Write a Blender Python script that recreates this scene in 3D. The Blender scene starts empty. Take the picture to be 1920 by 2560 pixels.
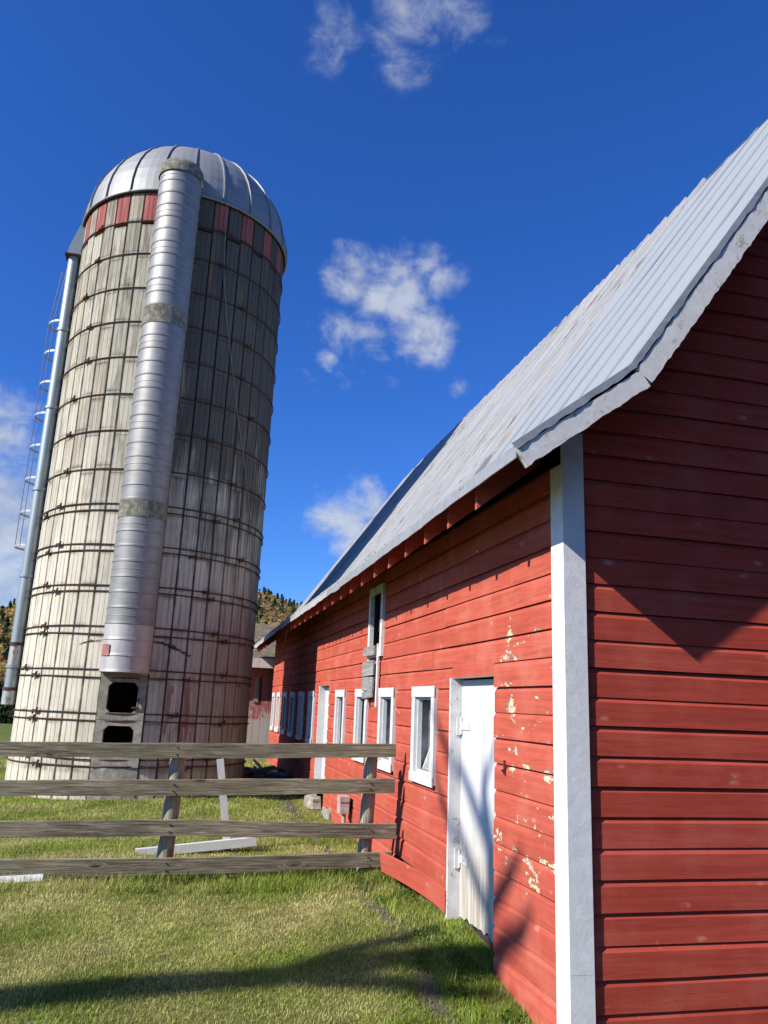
import bpy, math, random
import numpy as np
from mathutils import Vector, Matrix

random.seed(11)
rng = np.random.default_rng(11)
scene = bpy.context.scene
col = scene.collection
R = math.radians

# ------------------------------------------------------------------ camera
CAM = Vector((-2.623, -5.132, 2.0))
YAW, PITCH, ROLL = R(-13.773), R(13.80), R(2.297)
FPX = 1961.6
f_ = Vector((-math.sin(YAW) * math.cos(PITCH), math.cos(YAW) * math.cos(PITCH), math.sin(PITCH)))
r_ = Vector((math.cos(YAW), math.sin(YAW), 0))
u_ = r_.cross(f_)
r2 = math.cos(ROLL) * r_ + math.sin(ROLL) * u_
u2 = -math.sin(ROLL) * r_ + math.cos(ROLL) * u_
camd = bpy.data.cameras.new("camera")
cam = bpy.data.objects.new("camera", camd)
col.objects.link(cam)
cam.matrix_world = Matrix(((r2.x, u2.x, -f_.x, CAM.x), (r2.y, u2.y, -f_.y, CAM.y), (r2.z, u2.z, -f_.z, CAM.z), (0, 0, 0, 1)))
camd.sensor_fit = 'HORIZONTAL'
camd.sensor_width = 36.0
camd.lens = FPX / 1920 * 36.0
camd.clip_end = 5000
camd.clip_start = 0.05
scene.camera = cam

# ------------------------------------------------------------------ light
ELEV, PHI = R(35.3), R(17.8)
SUN = Vector((-math.cos(ELEV) * math.cos(PHI), -math.cos(ELEV) * math.sin(PHI), math.sin(ELEV)))
sd = bpy.data.lights.new("sun", 'SUN')
sd.energy = 4.8
sd.angle = R(0.55)
sd.color = (1.0, 0.93, 0.82)
so = bpy.data.objects.new("sun", sd)
col.objects.link(so)
so.rotation_euler = (-SUN).to_track_quat('-Z', 'Y').to_euler()
so.location = (-20, -5, 30)
scene.view_settings.view_transform = 'Standard'
scene.view_settings.look = 'None'
scene.view_settings.exposure = 0.5
scene.view_settings.gamma = 1.0
scene.view_settings.use_curve_mapping = False
scene.cycles.use_denoising = True
scene.cycles.max_bounces = 8
scene.cycles.diffuse_bounces = 1
scene.cycles.transparent_max_bounces = 12

# ------------------------------------------------------------------ node helpers
class NT:
    def __init__(s, nt):
        s.t = nt
    def node(s, typ, **kw):
        n = s.t.nodes.new(typ)
        for k, v in kw.items():
            setattr(n, k, v)
        return n
    def put(s, sock, v):
        if isinstance(v, bpy.types.NodeSocket):
            s.t.links.new(v, sock)
        elif v is not None:
            if isinstance(v, (tuple, list)) and len(v) == 3 and sock.type == 'RGBA':
                v = (*v, 1)
            sock.default_value = v
    def math(s, op, a, b=None, c=None, clamp=False):
        n = s.node('ShaderNodeMath', operation=op, use_clamp=clamp)
        s.put(n.inputs[0], a)
        if b is not None: s.put(n.inputs[1], b)
        if c is not None: s.put(n.inputs[2], c)
        return n.outputs[0]
    def vmath(s, op, a, b=None):
        n = s.node('ShaderNodeVectorMath', operation=op)
        s.put(n.inputs[0], a)
        if b is not None: s.put(n.inputs[1], b)
        return n.outputs['Value'] if op in ('DISTANCE', 'LENGTH', 'DOT_PRODUCT') else n.outputs[0]
    def scale(s, v, sc):
        return s.vmath('MULTIPLY', v, tuple(sc))
    def noise(s, v, sc=1.0, det=4.0, rough=0.55, dist=0.0, col_=False):
        n = s.node('ShaderNodeTexNoise')
        s.put(n.inputs['Vector'], v)
        n.inputs['Scale'].default_value = sc
        n.inputs['Detail'].default_value = det
        n.inputs['Roughness'].default_value = rough
        n.inputs['Distortion'].default_value = dist
        return n.outputs['Color' if col_ else 'Fac']
    def vor(s, v, sc=1.0, feature='F1', out='Distance'):
        n = s.node('ShaderNodeTexVoronoi', feature=feature)
        s.put(n.inputs['Vector'], v)
        n.inputs['Scale'].default_value = sc
        return n.outputs[out]
    def ss(s, x, lo, hi, a=0.0, b=1.0):
        n = s.node('ShaderNodeMapRange', interpolation_type='SMOOTHSTEP')
        s.put(n.inputs[0], x)
        s.put(n.inputs[1], lo); s.put(n.inputs[2], hi)
        s.put(n.inputs[3], a); s.put(n.inputs[4], b)
        return n.outputs[0]
    def ramp(s, f, stops, interp='LINEAR'):
        n = s.node('ShaderNodeValToRGB')
        n.color_ramp.interpolation = interp
        e = n.color_ramp.elements
        while len(e) < len(stops): e.new(0.5)
        for i, (p, c) in enumerate(stops):
            e[i].position = p
            e[i].color = (*c, 1) if len(c) == 3 else c
        s.put(n.inputs[0], f)
        return n.outputs[0]
    def mix(s, f, a, b, blend='MIX'):
        n = s.node('ShaderNodeMix', data_type='RGBA', blend_type=blend)
        s.put(n.inputs[0], f); s.put(n.inputs[6], a); s.put(n.inputs[7], b)
        return n.outputs[2]
    def bump(s, h, st=0.3, d=0.01, nrm=None):
        n = s.node('ShaderNodeBump')
        n.inputs['Strength'].default_value = st
        n.inputs['Distance'].default_value = d
        s.put(n.inputs['Height'], h)
        if nrm is not None: s.put(n.inputs['Normal'], nrm)
        return n.outputs[0]
    def pos(s): return s.node('ShaderNodeNewGeometry').outputs['Position']
    def objc(s): return s.node('ShaderNodeTexCoord').outputs['Object']
    def rand(s): return s.node('ShaderNodeObjectInfo').outputs['Random']
    def sep(s, v):
        n = s.node('ShaderNodeSeparateXYZ'); s.put(n.inputs[0], v); return n.outputs
    def comb(s, x, y, z):
        n = s.node('ShaderNodeCombineXYZ')
        s.put(n.inputs[0], x); s.put(n.inputs[1], y); s.put(n.inputs[2], z)
        return n.outputs[0]
    def offs(s, v, k=37.0):
        r = s.rand()
        o = s.math('MULTIPLY', r, k)
        return s.vmath('ADD', v, s.comb(o, o, o))

def material(name):
    m = bpy.data.materials.new(name)
    m.use_nodes = True
    t = m.node_tree
    b = t.nodes['Principled BSDF']
    return m, NT(t), b
def fin(n, b, colr, rough=0.6, nrm=None, metal=None, spec=None):
    n.put(b.inputs['Base Color'], colr)
    n.put(b.inputs['Roughness'], rough)
    if nrm is not None: n.put(b.inputs['Normal'], nrm)
    if metal is not None: n.put(b.inputs['Metallic'], metal)
    if spec is not None: b.inputs['Specular IOR Level'].default_value = spec

# ------------------------------------------------------------------ sky
w = bpy.data.worlds.new("World")
scene.world = w
w.use_nodes = True
wt = w.node_tree
for n_ in list(wt.nodes): wt.nodes.remove(n_)
N = NT(wt)
sky = N.node('ShaderNodeTexSky', sky_type='NISHITA')
sky.sun_disc = False
sky.sun_elevation = ELEV
sky.sun_rotation = math.atan2(SUN.x, SUN.y)
sky.altitude = 300
sky.air_density = 1.0
sky.dust_density = 0.35
sky.ozone_density = 2.5
hs = N.node('ShaderNodeHueSaturation')
hs.inputs['Saturation'].default_value = 1.22
hs.inputs['Value'].default_value = 1.0
wt.links.new(sky.outputs[0], hs.inputs['Color'])
skyc = N.mix(1.0, hs.outputs[0], (0.50, 0.82, 1.45), 'MULTIPLY')
bg = N.node('ShaderNodeBackground')
wt.links.new(skyc, bg.inputs[0])
bg.inputs[1].default_value = 0.087
dirv = N.node('ShaderNodeTexCoord').outputs['Generated']
warp = N.noise(dirv, 9.0, 4, 0.6, 0.2, True)
warp = N.vmath('SUBTRACT', warp, (0.5, 0.5, 0.5))
dv = N.vmath('ADD', dirv, N.scale(warp, (0.10, 0.10, 0.10)))
CLOUDS = [  # direction (x, y, z), radius, weight
    ((0.165, 0.853, 0.494), 0.042, .95), ((0.205, 0.853, 0.478), 0.052, 1.0), ((0.245, 0.850, 0.462), 0.052, 1.0),
    ((0.268, 0.856, 0.440), 0.045, 1.0), ((0.262, 0.867, 0.420), 0.035, .8), ((0.262, 0.826, 0.500), 0.036, .8),
    ((0.283, 0.825, 0.487), 0.032, .8), ((0.165, 0.889, 0.428), 0.036, .75), ((0.200, 0.884, 0.422), 0.034, .7),
    ((0.158, 0.907, 0.392), 0.020, .75), ((0.182, 0.910, 0.375), 0.022, .42), ((0.222, 0.900, 0.375), 0.022, .38),
    ((0.322, 0.869, 0.377), 0.020, .45), ((0.35, 0.858, 0.377), 0.018, .3), ((0.128, 0.924, 0.360), 0.018, .45),
    ((0.10, 0.70, 0.70), 0.050, .45), ((0.165, 0.672, 0.722), 0.060, .60), ((0.235, 0.655, 0.718), 0.045, .5),
    ((0.175, 0.705, 0.688), 0.045, .5), ((0.13, 0.64, 0.757), 0.05, .4), ((0.21, 0.61, 0.76), 0.06, .5),
    ((0.165, 0.960, 0.228), 0.040, 1.0), ((0.190, 0.956, 0.222), 0.042, 1.0), ((0.215, 0.946, 0.240), 0.030, .9), ((0.20, 0.958, 0.20), 0.035, .85),
    ((-0.205, 0.965, 0.165), 0.075, 1.2), ((-0.25, 0.955, 0.190), 0.10, 1.2), ((-0.215, 0.970, 0.115), 0.070, 1.2), ((-0.240, 0.925, 0.285), 0.060, 1.0),
    ((-0.215, 0.94, 0.262), 0.020, .5), ((-0.19, 0.977, 0.095), 0.035, .8), ((0.095, 0.862, 0.487), 0.014, .35), ((0.11, 0.89, 0.44), 0.02, .3),
]
fld = None
for q_, (c, rad, wgt) in enumerate(CLOUDS):
    if q_ < 15: c = (c[0] - .010, c[1], c[2] + .020)
    elif q_ < 21: c = (c[0], c[1], c[2] + .015)
    d = N.vmath('DISTANCE', dv, tuple(c))
    v = N.math('MULTIPLY', N.math('SUBTRACT', 1.0, N.math('DIVIDE', d, rad * 1.35), clamp=True), wgt)
    fld = v if fld is None else N.math('MAXIMUM', fld, v)
# the rest of the sky carries the same sort of scattered clouds
dz_ = N.sep(dirv)
away = N.math('MULTIPLY', N.ss(dz_[1], 0.45, 0.15), N.ss(dz_[2], 0.0, 0.12))
fld = N.math('MAXIMUM', fld, N.math('MULTIPLY', N.ss(N.noise(dirv, 5.5, 3, 0.5), 0.60, 0.74), away))
fbm = N.noise(N.scale(dirv, (1.0, 1.0, 1.35)), 19.0, 9, 0.63, 0.35)
fbm2 = N.noise(dirv, 9.0, 5, 0.6)
dens = N.math('ADD', fld, N.math('MULTIPLY', N.math('SUBTRACT', fbm, 0.53), 1.35))
dens = N.math('MULTIPLY', N.ss(dens, 0.10, 0.95), N.ss(fld, 0.0, 0.30))
dens = N.math('MULTIPLY', dens, 0.80)
cshade = N.math('ADD', N.math('MULTIPLY', fbm2, 0.55), N.math('MULTIPLY', fbm, 0.75))
ccol = N.ramp(cshade, [(0.42, (0.40, 0.47, 0.60)), (0.72, (0.80, 0.85, 0.92))])
bg2 = N.node('ShaderNodeBackground')
wt.links.new(ccol, bg2.inputs[0])
bg2.inputs[1].default_value = 0.58
mx = N.node('ShaderNodeMixShader')
wt.links.new(dens, mx.inputs[0]); wt.links.new(bg.outputs[0], mx.inputs[1]); wt.links.new(bg2.outputs[0], mx.inputs[2])
wo = N.node('ShaderNodeOutputWorld')
wt.links.new(mx.outputs[0], wo.inputs[0])

# ------------------------------------------------------------------ mesh helpers
class MB:
    def __init__(s):
        s.v, s.f, s.m = [], [], []
    def add(s, vs, fs, mi=0):
        o = len(s.v)
        s.v += [tuple(p) for p in vs]
        s.f += [tuple(i + o for i in q) for q in fs]
        s.m += [mi] * len(fs)
        return s
    def box(s, c, size, rot=None, mi=0):
        hx, hy, hz = size[0] / 2, size[1] / 2, size[2] / 2
        vs = [Vector((x * hx, y * hy, z * hz)) for x in (-1, 1) for y in (-1, 1) for z in (-1, 1)]
        if rot is not None: vs = [rot @ p for p in vs]
        c = Vector(c)
        return s.add([p + c for p in vs], [(0, 1, 3, 2), (4, 6, 7, 5), (0, 4, 5, 1), (2, 3, 7, 6), (0, 2, 6, 4), (1, 5, 7, 3)], mi)
    def bb(s, lo, hi, mi=0):
        return s.box([(a + b) / 2 for a, b in zip(lo, hi)], [b - a for a, b in zip(lo, hi)], None, mi)
    def rings(s, rr, closed=True, cap=True, mi=0):
        n = len(rr[0]); vs = [p for r in rr for p in r]; fs = []
        for i in range(len(rr) - 1):
            for j in range(n if closed else n - 1):
                k = (j + 1) % n
                fs.append((i * n + j, i * n + k, (i + 1) * n + k, (i + 1) * n + j))
        if cap:
            fs.append(tuple(range(n))[::-1]); fs.append(tuple(range((len(rr) - 1) * n, len(rr) * n)))
        return s.add(vs, fs, mi)
    def tube(s, path, rad, n=8, mi=0, cap=True, closed=False):
        path = [Vector(p) for p in path]
        if not isinstance(rad, (list, tuple)): rad = [rad] * len(path)
        rr = []; up = Vector((0.31, 0.17, 0.93))
        for i, p in enumerate(path):
            if closed: t = path[(i + 1) % len(path)] - path[i - 1]
            else: t = path[min(i + 1, len(path) - 1)] - path[max(i - 1, 0)]
            t.normalize()
            a = t.cross(up)
            if a.length < 1e-3: a = t.cross(Vector((1, 0, 0)))
            a.normalize(); b = t.cross(a); up = b.cross(t) if False else up
            rr.append([p + (a * math.cos(2 * math.pi * k / n) + b * math.sin(2 * math.pi * k / n)) * rad[i] for k in range(n)])
        if closed:
            rr.append(rr[0]); cap = False
        return s.rings(rr, True, cap, mi)
    def mesh(s, name):
        me = bpy.data.meshes.new(name)
        me.from_pydata(s.v, [], s.f)
        return me
    def build(s, name, mats, parent=None, smooth=False, loc=None):
        me = s.mesh(name)
        if not isinstance(mats, (list, tuple)): mats = [mats]
        for m in mats: me.materials.append(m)
        if len(mats) > 1: me.polygons.foreach_set('material_index', s.m)
        if smooth: me.polygons.foreach_set('use_smooth', [True] * len(me.polygons))
        me.update()
        return link(name, me, parent, loc)
def link(name, me, parent=None, loc=None):
    o = bpy.data.objects.new(name, me)
    col.objects.link(o)
    if parent is not None: o.parent = parent
    if loc is not None: o.location = loc
    return o
def tag(o, label=None, cat=None, group=None, kind=None):
    if label: o['label'] = label
    if cat: o['category'] = cat
    if group: o['group'] = group
    if kind: o['kind'] = kind
    return o
def thing(name, label, cat, loc=(0, 0, 0), group=None):
    o = bpy.data.objects.new(name, None)
    col.objects.link(o)
    o.location = loc
    o.empty_display_size = 0.2
    return tag(o, label, cat, group)
def interp(t, xs, ys):
    return float(np.interp(t, xs, ys))
def vnoise(seed):
    r = random.Random(seed)
    ph = [(r.uniform(0, 6.28), r.uniform(.6, 1.4)) for _ in range(4)]
    return lambda t: sum(math.sin(t * b * (1.7 ** i) + a) / (1.4 ** i) for i, (a, b) in enumerate(ph)) / 2.2

# ------------------------------------------------------------------ materials
def mat_red(name, base, peel_amt):
    m, n, b = material(name)
    P = n.pos(); sx, sy, sz = n.sep(P)
    rnd = n.rand()
    along = n.scale(P, (1.3, 1.3, 26))
    g = n.noise(n.offs(along), 1.0, 6, 0.65, 0.6)
    blot = n.noise(P, 2.3, 5, 0.6)
    c = n.mix(n.ss(g, .3, .72), tuple(x * .76 for x in base), tuple(min(1, x * 1.12) for x in base))
    c = n.mix(n.math('MULTIPLY', n.ss(blot, .42, .72), .55), c, (base[0] * 1.12, base[1] * 1.8, base[2] * 1.9))
    c = n.mix(n.math('MULTIPLY', rnd, .45), c, (base[0] * .72, base[1] * .62, base[2] * .62))
    # scuffs and knots
    kn = n.vor(n.scale(P, (2.5, 2.5, 5.2)), 1.0)
    knm = n.math('MULTIPLY', n.ss(kn, .15, .04), n.ss(n.noise(P, 6, 5, .7), .38, .58))
    c = n.mix(n.math('MULTIPLY', knm, .55), c, (.66, .33, .25))
    sc = n.noise(n.scale(P, (7, 7, 11)), 1.0, 7, .7, 1.2)
    c = n.mix(n.math('MULTIPLY', n.ss(sc, .64, .74), .42), c, (.66, .36, .28))
    dk_ = n.noise(n.scale(P, (1.1, 1.1, 3.5)), 1.0, 7, .7)
    c = n.mix(n.math('MULTIPLY', n.ss(dk_, .54, .72), .38), c, tuple(x * .5 for x in base))
    # flaked paint: yellowish undercoat and bare grey wood
    pn = n.math('ADD', n.math('MULTIPLY', n.noise(n.scale(P, (2.6, 2.6, 6.0)), 1.0, 5, .6, .2), .62), n.math('MULTIPLY', n.noise(n.scale(P, (11, 11, 18)), 1.0, 7, .7, .2), .38))
    big = n.noise(P, 0.9, 3, .5)
    loc = n.math('MULTIPLY', n.math('MULTIPLY', n.ss(sy, 1.5, 1.0), n.ss(sx, .1, .05)), n.math('MULTIPLY', n.ss(sz, .3, .9), n.ss(sz, 3.2, 2.4)))
    loc = n.math('MULTIPLY', loc, .115)
    fr_ = n.math('FRACT', n.math('DIVIDE', n.math('SUBTRACT', sz, 2.188 - 2.067), .2067))
    pn = n.math('ADD', pn, n.math('MULTIPLY', n.ss(fr_, .34, .04), .035))
    thr = n.math('SUBTRACT', n.math('SUBTRACT', peel_amt, n.math('MULTIPLY', n.math('SUBTRACT', big, .5), .20)), loc)
    peel = n.ss(pn, thr, n.math('ADD', thr, .012))
    grey = n.ss(n.noise(P, 6, 3), .5, .62)
    pc = n.mix(grey, (.62, .53, .36), (.30, .29, .27))
    c = n.mix(peel, c, pc)
    nd = n.vor(n.scale(P, (9, 9, 26)), 1.0)
    c = n.mix(n.math('MULTIPLY', n.ss(nd, .075, .05), n.ss(n.noise(P, 3.1, 2), .5, .6)), c, (.04, .012, .01))
    cr = n.noise(n.scale(P, (2.2, 2.2, 60)), 1.0, 3, .5, 1.5)
    crk = n.math('MULTIPLY', n.ss(cr, .70, .74), n.ss(n.noise(P, 1.7, 2), .55, .7))
    c = n.mix(n.math('MULTIPLY', crk, .75), c, (.05, .012, .01))
    hgt = n.math('SUBTRACT', n.math('MULTIPLY', g, .5), n.math('MULTIPLY', peel, .6))
    fin(n, b, c, .72, n.bump(hgt, .8, .006), spec=0.0)
    return m
M_red = mat_red("red_paint", (0.50, 0.108, 0.072), .676)
M_redg = mat_red("red_paint_gable", (0.47, 0.078, 0.052), .695)

def mat_white(name, wear=.66, dirt=.5, base=(.66, .67, .67)):
    m, n, b = material(name)
    P = n.pos()
    g = n.noise(n.scale(P, (3, 3, 3)), 4.0, 6, .65)
    fine = n.noise(P, 34, 6, .7)
    c = n.mix(n.ss(g, .35, .75), tuple(x * .86 for x in base), base)
    pn = n.noise(P, 11, 9, .7, .4)
    c = n.mix(n.math('MULTIPLY', n.ss(pn, wear, wear + .05), dirt), c, (.33, .30, .25))
    fin(n, b, c, .55, n.bump(n.math('ADD', fine, n.math('MULTIPLY', pn, 2.0)), .30, .004), spec=.08)
    return m
M_white = mat_white("white_trim_paint", .70, .35)
M_flaky = mat_white("flaking_white_paint", .575, .75, (.74, .73, .71))
M_corner = mat_white("corner_board_paint", .74, .3, (.80, .80, .80))

def mat_door():
    m, n, b = material("weathered_white_door")
    P = n.pos(); sx, sy, sz = n.sep(P)
    st = n.noise(n.scale(P, (30, 46, 1.6)), 1.0, 6, .65, .2)
    blot = n.noise(P, 3.5, 6, .65)
    low = n.ss(n.math('ADD', sz, n.math('MULTIPLY', n.math('SUBTRACT', blot, .5), 1.0)), 1.35, .25)
    wmask = n.math('MULTIPLY', low, n.ss(st, .34, .66))
    c = n.mix(n.ss(st, .3, .8), (.60, .61, .62), (.68, .69, .69))
    c = n.mix(wmask, c, (.17, .145, .11))
    c = n.mix(n.math('MULTIPLY', low, .35), c, (.62, .52, .36))
    c = n.mix(n.math('MULTIPLY', n.ss(n.noise(P, 13, 9, .72), .64, .67), .7), c, (.36, .30, .24))
    fin(n, b, c, .6, n.bump(st, .4, .004), spec=.12)
    return m
M_door = mat_door()

def mat_wood(name, lo, hi, stretch, green=.25, knots=True):
    m, n, b = material(name)
    P = n.offs(n.pos(), 19)
    kn = n.vor(n.scale(P, (1.5 if stretch == 'x' else 6, 6, 6 if stretch == 'x' else 1.5)), 1.0)
    warp = n.math('MULTIPLY', n.ss(kn, .30, 0), 3.0)
    sc = {'x': (2.4, 70, 70), 'z': (70, 70, 2.4), 'y': (60, 2.4, 60)}[stretch]
    v = n.vmath('ADD', n.scale(P, sc), n.comb(0, warp, warp))
    g = n.noise(v, 1.0, 8, .68, .5)
    big = n.noise(n.scale(P, (.9, .9, 2.5)), 2.0, 4, .6)
    c = n.ramp(g, [(.30, tuple(x * .30 for x in lo)), (.46, lo), (.66, hi)])
    c = n.mix(n.math('MULTIPLY', n.ss(big, .45, .75), green), c, (lo[0] * .85, lo[1] * 1.0, lo[2] * .55))
    c = n.mix(n.math('MULTIPLY', n.ss(big, .52, .25), .55), c, tuple(x * .38 for x in lo))
    if knots:
        c = n.mix(n.math('MULTIPLY', n.ss(kn, .13, .05), .85), c, (.035, .027, .02))
    fin(n, b, c, .82, n.bump(g, .7, .008), spec=.08)
    return m
M_rail = mat_wood("weathered_rail_wood", (.185, .158, .11), (.41, .365, .27), 'x', .5)
M_post = mat_wood("weathered_post_wood", (.29, .26, .19), (.52, .47, .36), 'z', .3)
M_grey = mat_wood("bare_grey_boards", (.24, .235, .225), (.44, .43, .41), 'y', .05)
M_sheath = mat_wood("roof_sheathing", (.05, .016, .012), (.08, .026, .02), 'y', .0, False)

def mat_galv(name, base, metal, rough, streak=.3, rust=.0, sc=(2, 14, 2)):
    m, n, b = material(name)
    P = n.pos()
    st = n.noise(n.scale(P, sc), 1.0, 6, .65, .2)
    sp = n.noise(P, 22, 4, .6)
    c = n.mix(n.math('MULTIPLY', n.ss(st, .35, .75), streak), base, tuple(x * .55 for x in base))
    c = n.mix(n.math('MULTIPLY', sp, .22), c, tuple(min(1, x * 1.3) for x in base))
    if rust:
        rm = n.ss(n.noise(n.scale(P, (5, 5, 1.6)), 1.0, 8, .7), .62 - rust * .2, .70 - rust * .2)
        c = n.mix(rm, c, (.20, .085, .035))
        rr = n.math('ADD', rough, n.math('MULTIPLY', rm, .4))
        fin(n, b, c, rr, n.bump(sp, .15, .003), n.math('MULTIPLY', n.math('SUBTRACT', 1.0, rm), metal))
    else:
        fin(n, b, c, n.math('ADD', rough, n.math('MULTIPLY', sp, .12)), n.bump(st, .08, .004), metal)
    return m
M_chute = mat_galv("dull_aluminium", (.27, .27, .265), .45, .50, .55, sc=(3, 3, 9))
M_chute2 = mat_galv("stained_aluminium", (.47, .45, .44), .45, .52, .55, sc=(8, 8, 2))
M_dome = mat_galv("dome_galvanised", (.27, .28, .285), .35, .55, .30, sc=(2, 2, 6))
M_pipe = mat_galv("galvanised_pipe", (.30, .35, .35), .50, .42, .35, sc=(6, 6, 1.2))
M_piper = mat_galv("rusty_pipe", (.42, .44, .42), .4, .5, .4, .6)
M_roofm = mat_galv("roof_sheet_metal", (.28, .31, .335), .06, .60, .16, sc=(1.6, 2.6, 1.6))
M_drip = mat_galv("drip_edge_metal", (.42, .44, .45), .5, .5, .5, sc=(4, 8, 9))
M_rod = mat_galv("cage_rod", (.16, .15, .14), .4, .6, .3)

def mat_roofwhite():
    m, n, b = material("roof_flaking_white")
    P = n.offs(n.pos(), 5)
    st = n.noise(n.scale(P, (.5, 22, .5)), 1.0, 7, .66, .15)
    fl = n.noise(n.scale(P, (1.5, 44, 1.5)), 1.0, 7, .68, .12)
    c = n.mix(n.ss(st, .32, .7), (.36, .37, .375), (.47, .475, .475))
    c = n.mix(n.math('MULTIPLY', n.ss(fl, .56, .64), .65), c, (.13, .125, .12))
    c = n.mix(n.math('MULTIPLY', n.ss(n.noise(n.scale(P, (1.1, 8, 1.1)), 1.0, 6, .7), .62, .70), .65), c, (.40, .29, .20))
    fin(n, b, c, .6, n.bump(n.math('ADD', fl, st), .8, .012), spec=.12)
    return m
M_roofw = mat_roofwhite()

def mat_stave(name, base):
    m, n, b = material(name)
    P = n.pos(); sx, sy, sz = n.sep(P)
    rnd = n.rand()
    st = n.noise(n.offs(n.scale(P, (9, 9, .55)), 9), 1.0, 6, .62, .15)
    st2 = n.noise(n.scale(P, (26, 26, .8)), 1.0, 5, .65)
    fine = n.noise(P, 40, 6, .65)
    big = n.noise(P, .8, 4, .6)
    up = n.ss(n.math('ADD', sz, n.math('MULTIPLY', n.math('SUBTRACT', big, .5), 5.0)), 3.5, 9.5)
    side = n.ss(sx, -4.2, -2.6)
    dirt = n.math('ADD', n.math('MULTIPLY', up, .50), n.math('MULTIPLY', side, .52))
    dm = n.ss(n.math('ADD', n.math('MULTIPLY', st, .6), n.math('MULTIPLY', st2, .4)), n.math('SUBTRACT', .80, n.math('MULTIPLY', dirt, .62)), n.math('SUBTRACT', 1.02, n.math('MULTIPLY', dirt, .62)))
    c = n.mix(n.ss(st2, .3, .75), tuple(x * .86 for x in base), base)
    c = n.mix(n.math('MULTIPLY', up, .62), c, tuple(x * .50 for x in (base[0], base[1], base[2] * .98)))
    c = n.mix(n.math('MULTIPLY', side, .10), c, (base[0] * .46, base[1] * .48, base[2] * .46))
    c = n.mix(n.math('MULTIPLY', n.ss(rnd, .35, 1.0), n.math('ADD', .26, n.math('MULTIPLY', up, .42))), c, tuple(x * .42 for x in base))
    c = n.mix(n.math('MULTIPLY', dm, .85), c, (.055, .052, .047))
    blk = n.math('MULTIPLY', n.ss(st, .50, .68), n.math('MULTIPLY', n.ss(sx, -2.4, -1.5), n.math('MULTIPLY', n.ss(sz, 8.2, 10.2), n.ss(sz, 12.6, 11.4))))
    c = n.mix(n.math('MULTIPLY', blk, .85), c, (.03, .03, .032))
    ox_, oy_, oz_ = n.sep(n.objc())
    ed = n.math('MAXIMUM', n.ss(n.math('ABSOLUTE', ox_), .105, .165), n.ss(n.math('ABSOLUTE', n.math('SUBTRACT', oz_, .388)), .30, .39))
    c = n.mix(n.math('MULTIPLY', n.math('MULTIPLY', ed, n.ss(gr0 := n.noise(P, 2.6, 6, .7), .36, .62)), .62), c, (.115, .095, .07))
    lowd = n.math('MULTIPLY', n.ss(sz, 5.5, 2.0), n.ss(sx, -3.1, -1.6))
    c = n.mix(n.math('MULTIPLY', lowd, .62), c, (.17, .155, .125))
    wide = n.noise(n.scale(P, (6.5, 6.5, .20)), 1.0, 6, .68, .1)
    wd2 = n.noise(n.scale(P, (17, 17, .30)), 1.0, 5, .66)
    wm = n.math('MULTIPLY', n.ss(n.math('ADD', n.math('MULTIPLY', wide, .6), n.math('MULTIPLY', wd2, .4)), .50, .64), n.math('ADD', .34, n.math('MULTIPLY', up, .38)))
    c = n.mix(wm, c, (.13, .108, .08))
    # rust runs
    ru = n.noise(n.scale(P, (7, 7, .35)), 1.0, 5, .6)
    c = n.mix(n.math('MULTIPLY', n.ss(ru, .58, .70), .6), c, (.32, .17, .07))
    gr = n.noise(n.scale(P, (3.5, 3.5, .9)), 1.0, 8, .72)
    c = n.mix(n.math('MULTIPLY', n.ss(gr, .47, .68), n.math('ADD', .34, n.math('MULTIPLY', up, .36))), c, (.15, .135, .105))
    # red paint smears low on the right
    rd = n.math('MULTIPLY', n.ss(n.noise(n.scale(P, (6, 6, 1.6)), 1.0, 7, .7), .50, .56), n.math('MULTIPLY', n.ss(sz, 2.6, 2.0), n.math('MULTIPLY', n.ss(sx, -3.0, -2.75), n.ss(sx, -2.15, -2.4))))
    c = n.mix(n.math('MULTIPLY', rd, .7), c, (.26, .055, .045))
    fin(n, b, c, .85, n.bump(fine, .35, .004), spec=.05)
    return m
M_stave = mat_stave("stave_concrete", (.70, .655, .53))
def mat_stave_red():
    m, n, b = material("stave_red_band")
    P = n.pos()
    st = n.noise(n.offs(n.scale(P, (14, 14, .9)), 9), 1.0, 6, .65)
    c = n.mix(n.ss(st, .3, .75), (.24, .075, .065), (.44, .15, .125))
    c = n.mix(n.math('MULTIPLY', n.ss(st, .56, .76), .5), c, (.40, .33, .28))
    fin(n, b, c, .8, spec=.08)
    return m
M_stavered = mat_stave_red()
def mat_concrete(name, base, dark):
    m, n, b = material(name)
    P = n.pos()
    g = n.noise(P, 9, 9, .7)
    sp = n.noise(P, 60, 6, .7)
    c = n.mix(n.ss(g, .38, .68), dark, base)
    c = n.mix(n.math('MULTIPLY', n.ss(sp, .58, .7), .5), c, tuple(x * .4 for x in dark))
    fin(n, b, c, .92, n.bump(n.math('ADD', sp, g), .7, .012), spec=.1)
    return m
M_conc = mat_concrete("grey_concrete", (.40, .38, .32), (.24, .225, .19))
M_lichen = mat_concrete("lichen_grey_band", (.30, .29, .235), (.13, .125, .10))
M_stone = mat_concrete("field_stone", (.42, .38, .31), (.22, .20, .17))
M_gravel = mat_concrete("dark_gravel", (.22, .205, .18), (.09, .085, .075))
def mat_plain(name, c, rough=.7, metal=0.0, var=.3, sc=8):
    m, n, b = material(name)
    P = n.pos()
    g = n.noise(P, sc, 6, .65)
    cc = n.mix(n.ss(g, .3, .7), tuple(x * (1 - var) for x in c), tuple(min(1, x * (1 + var * .5)) for x in c))
    fin(n, b, cc, rough, n.bump(g, .15, .004), metal)
    return m
M_rust = mat_plain("rusty_iron", (.085, .040, .026), .8, .3, .6, 18)
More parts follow.
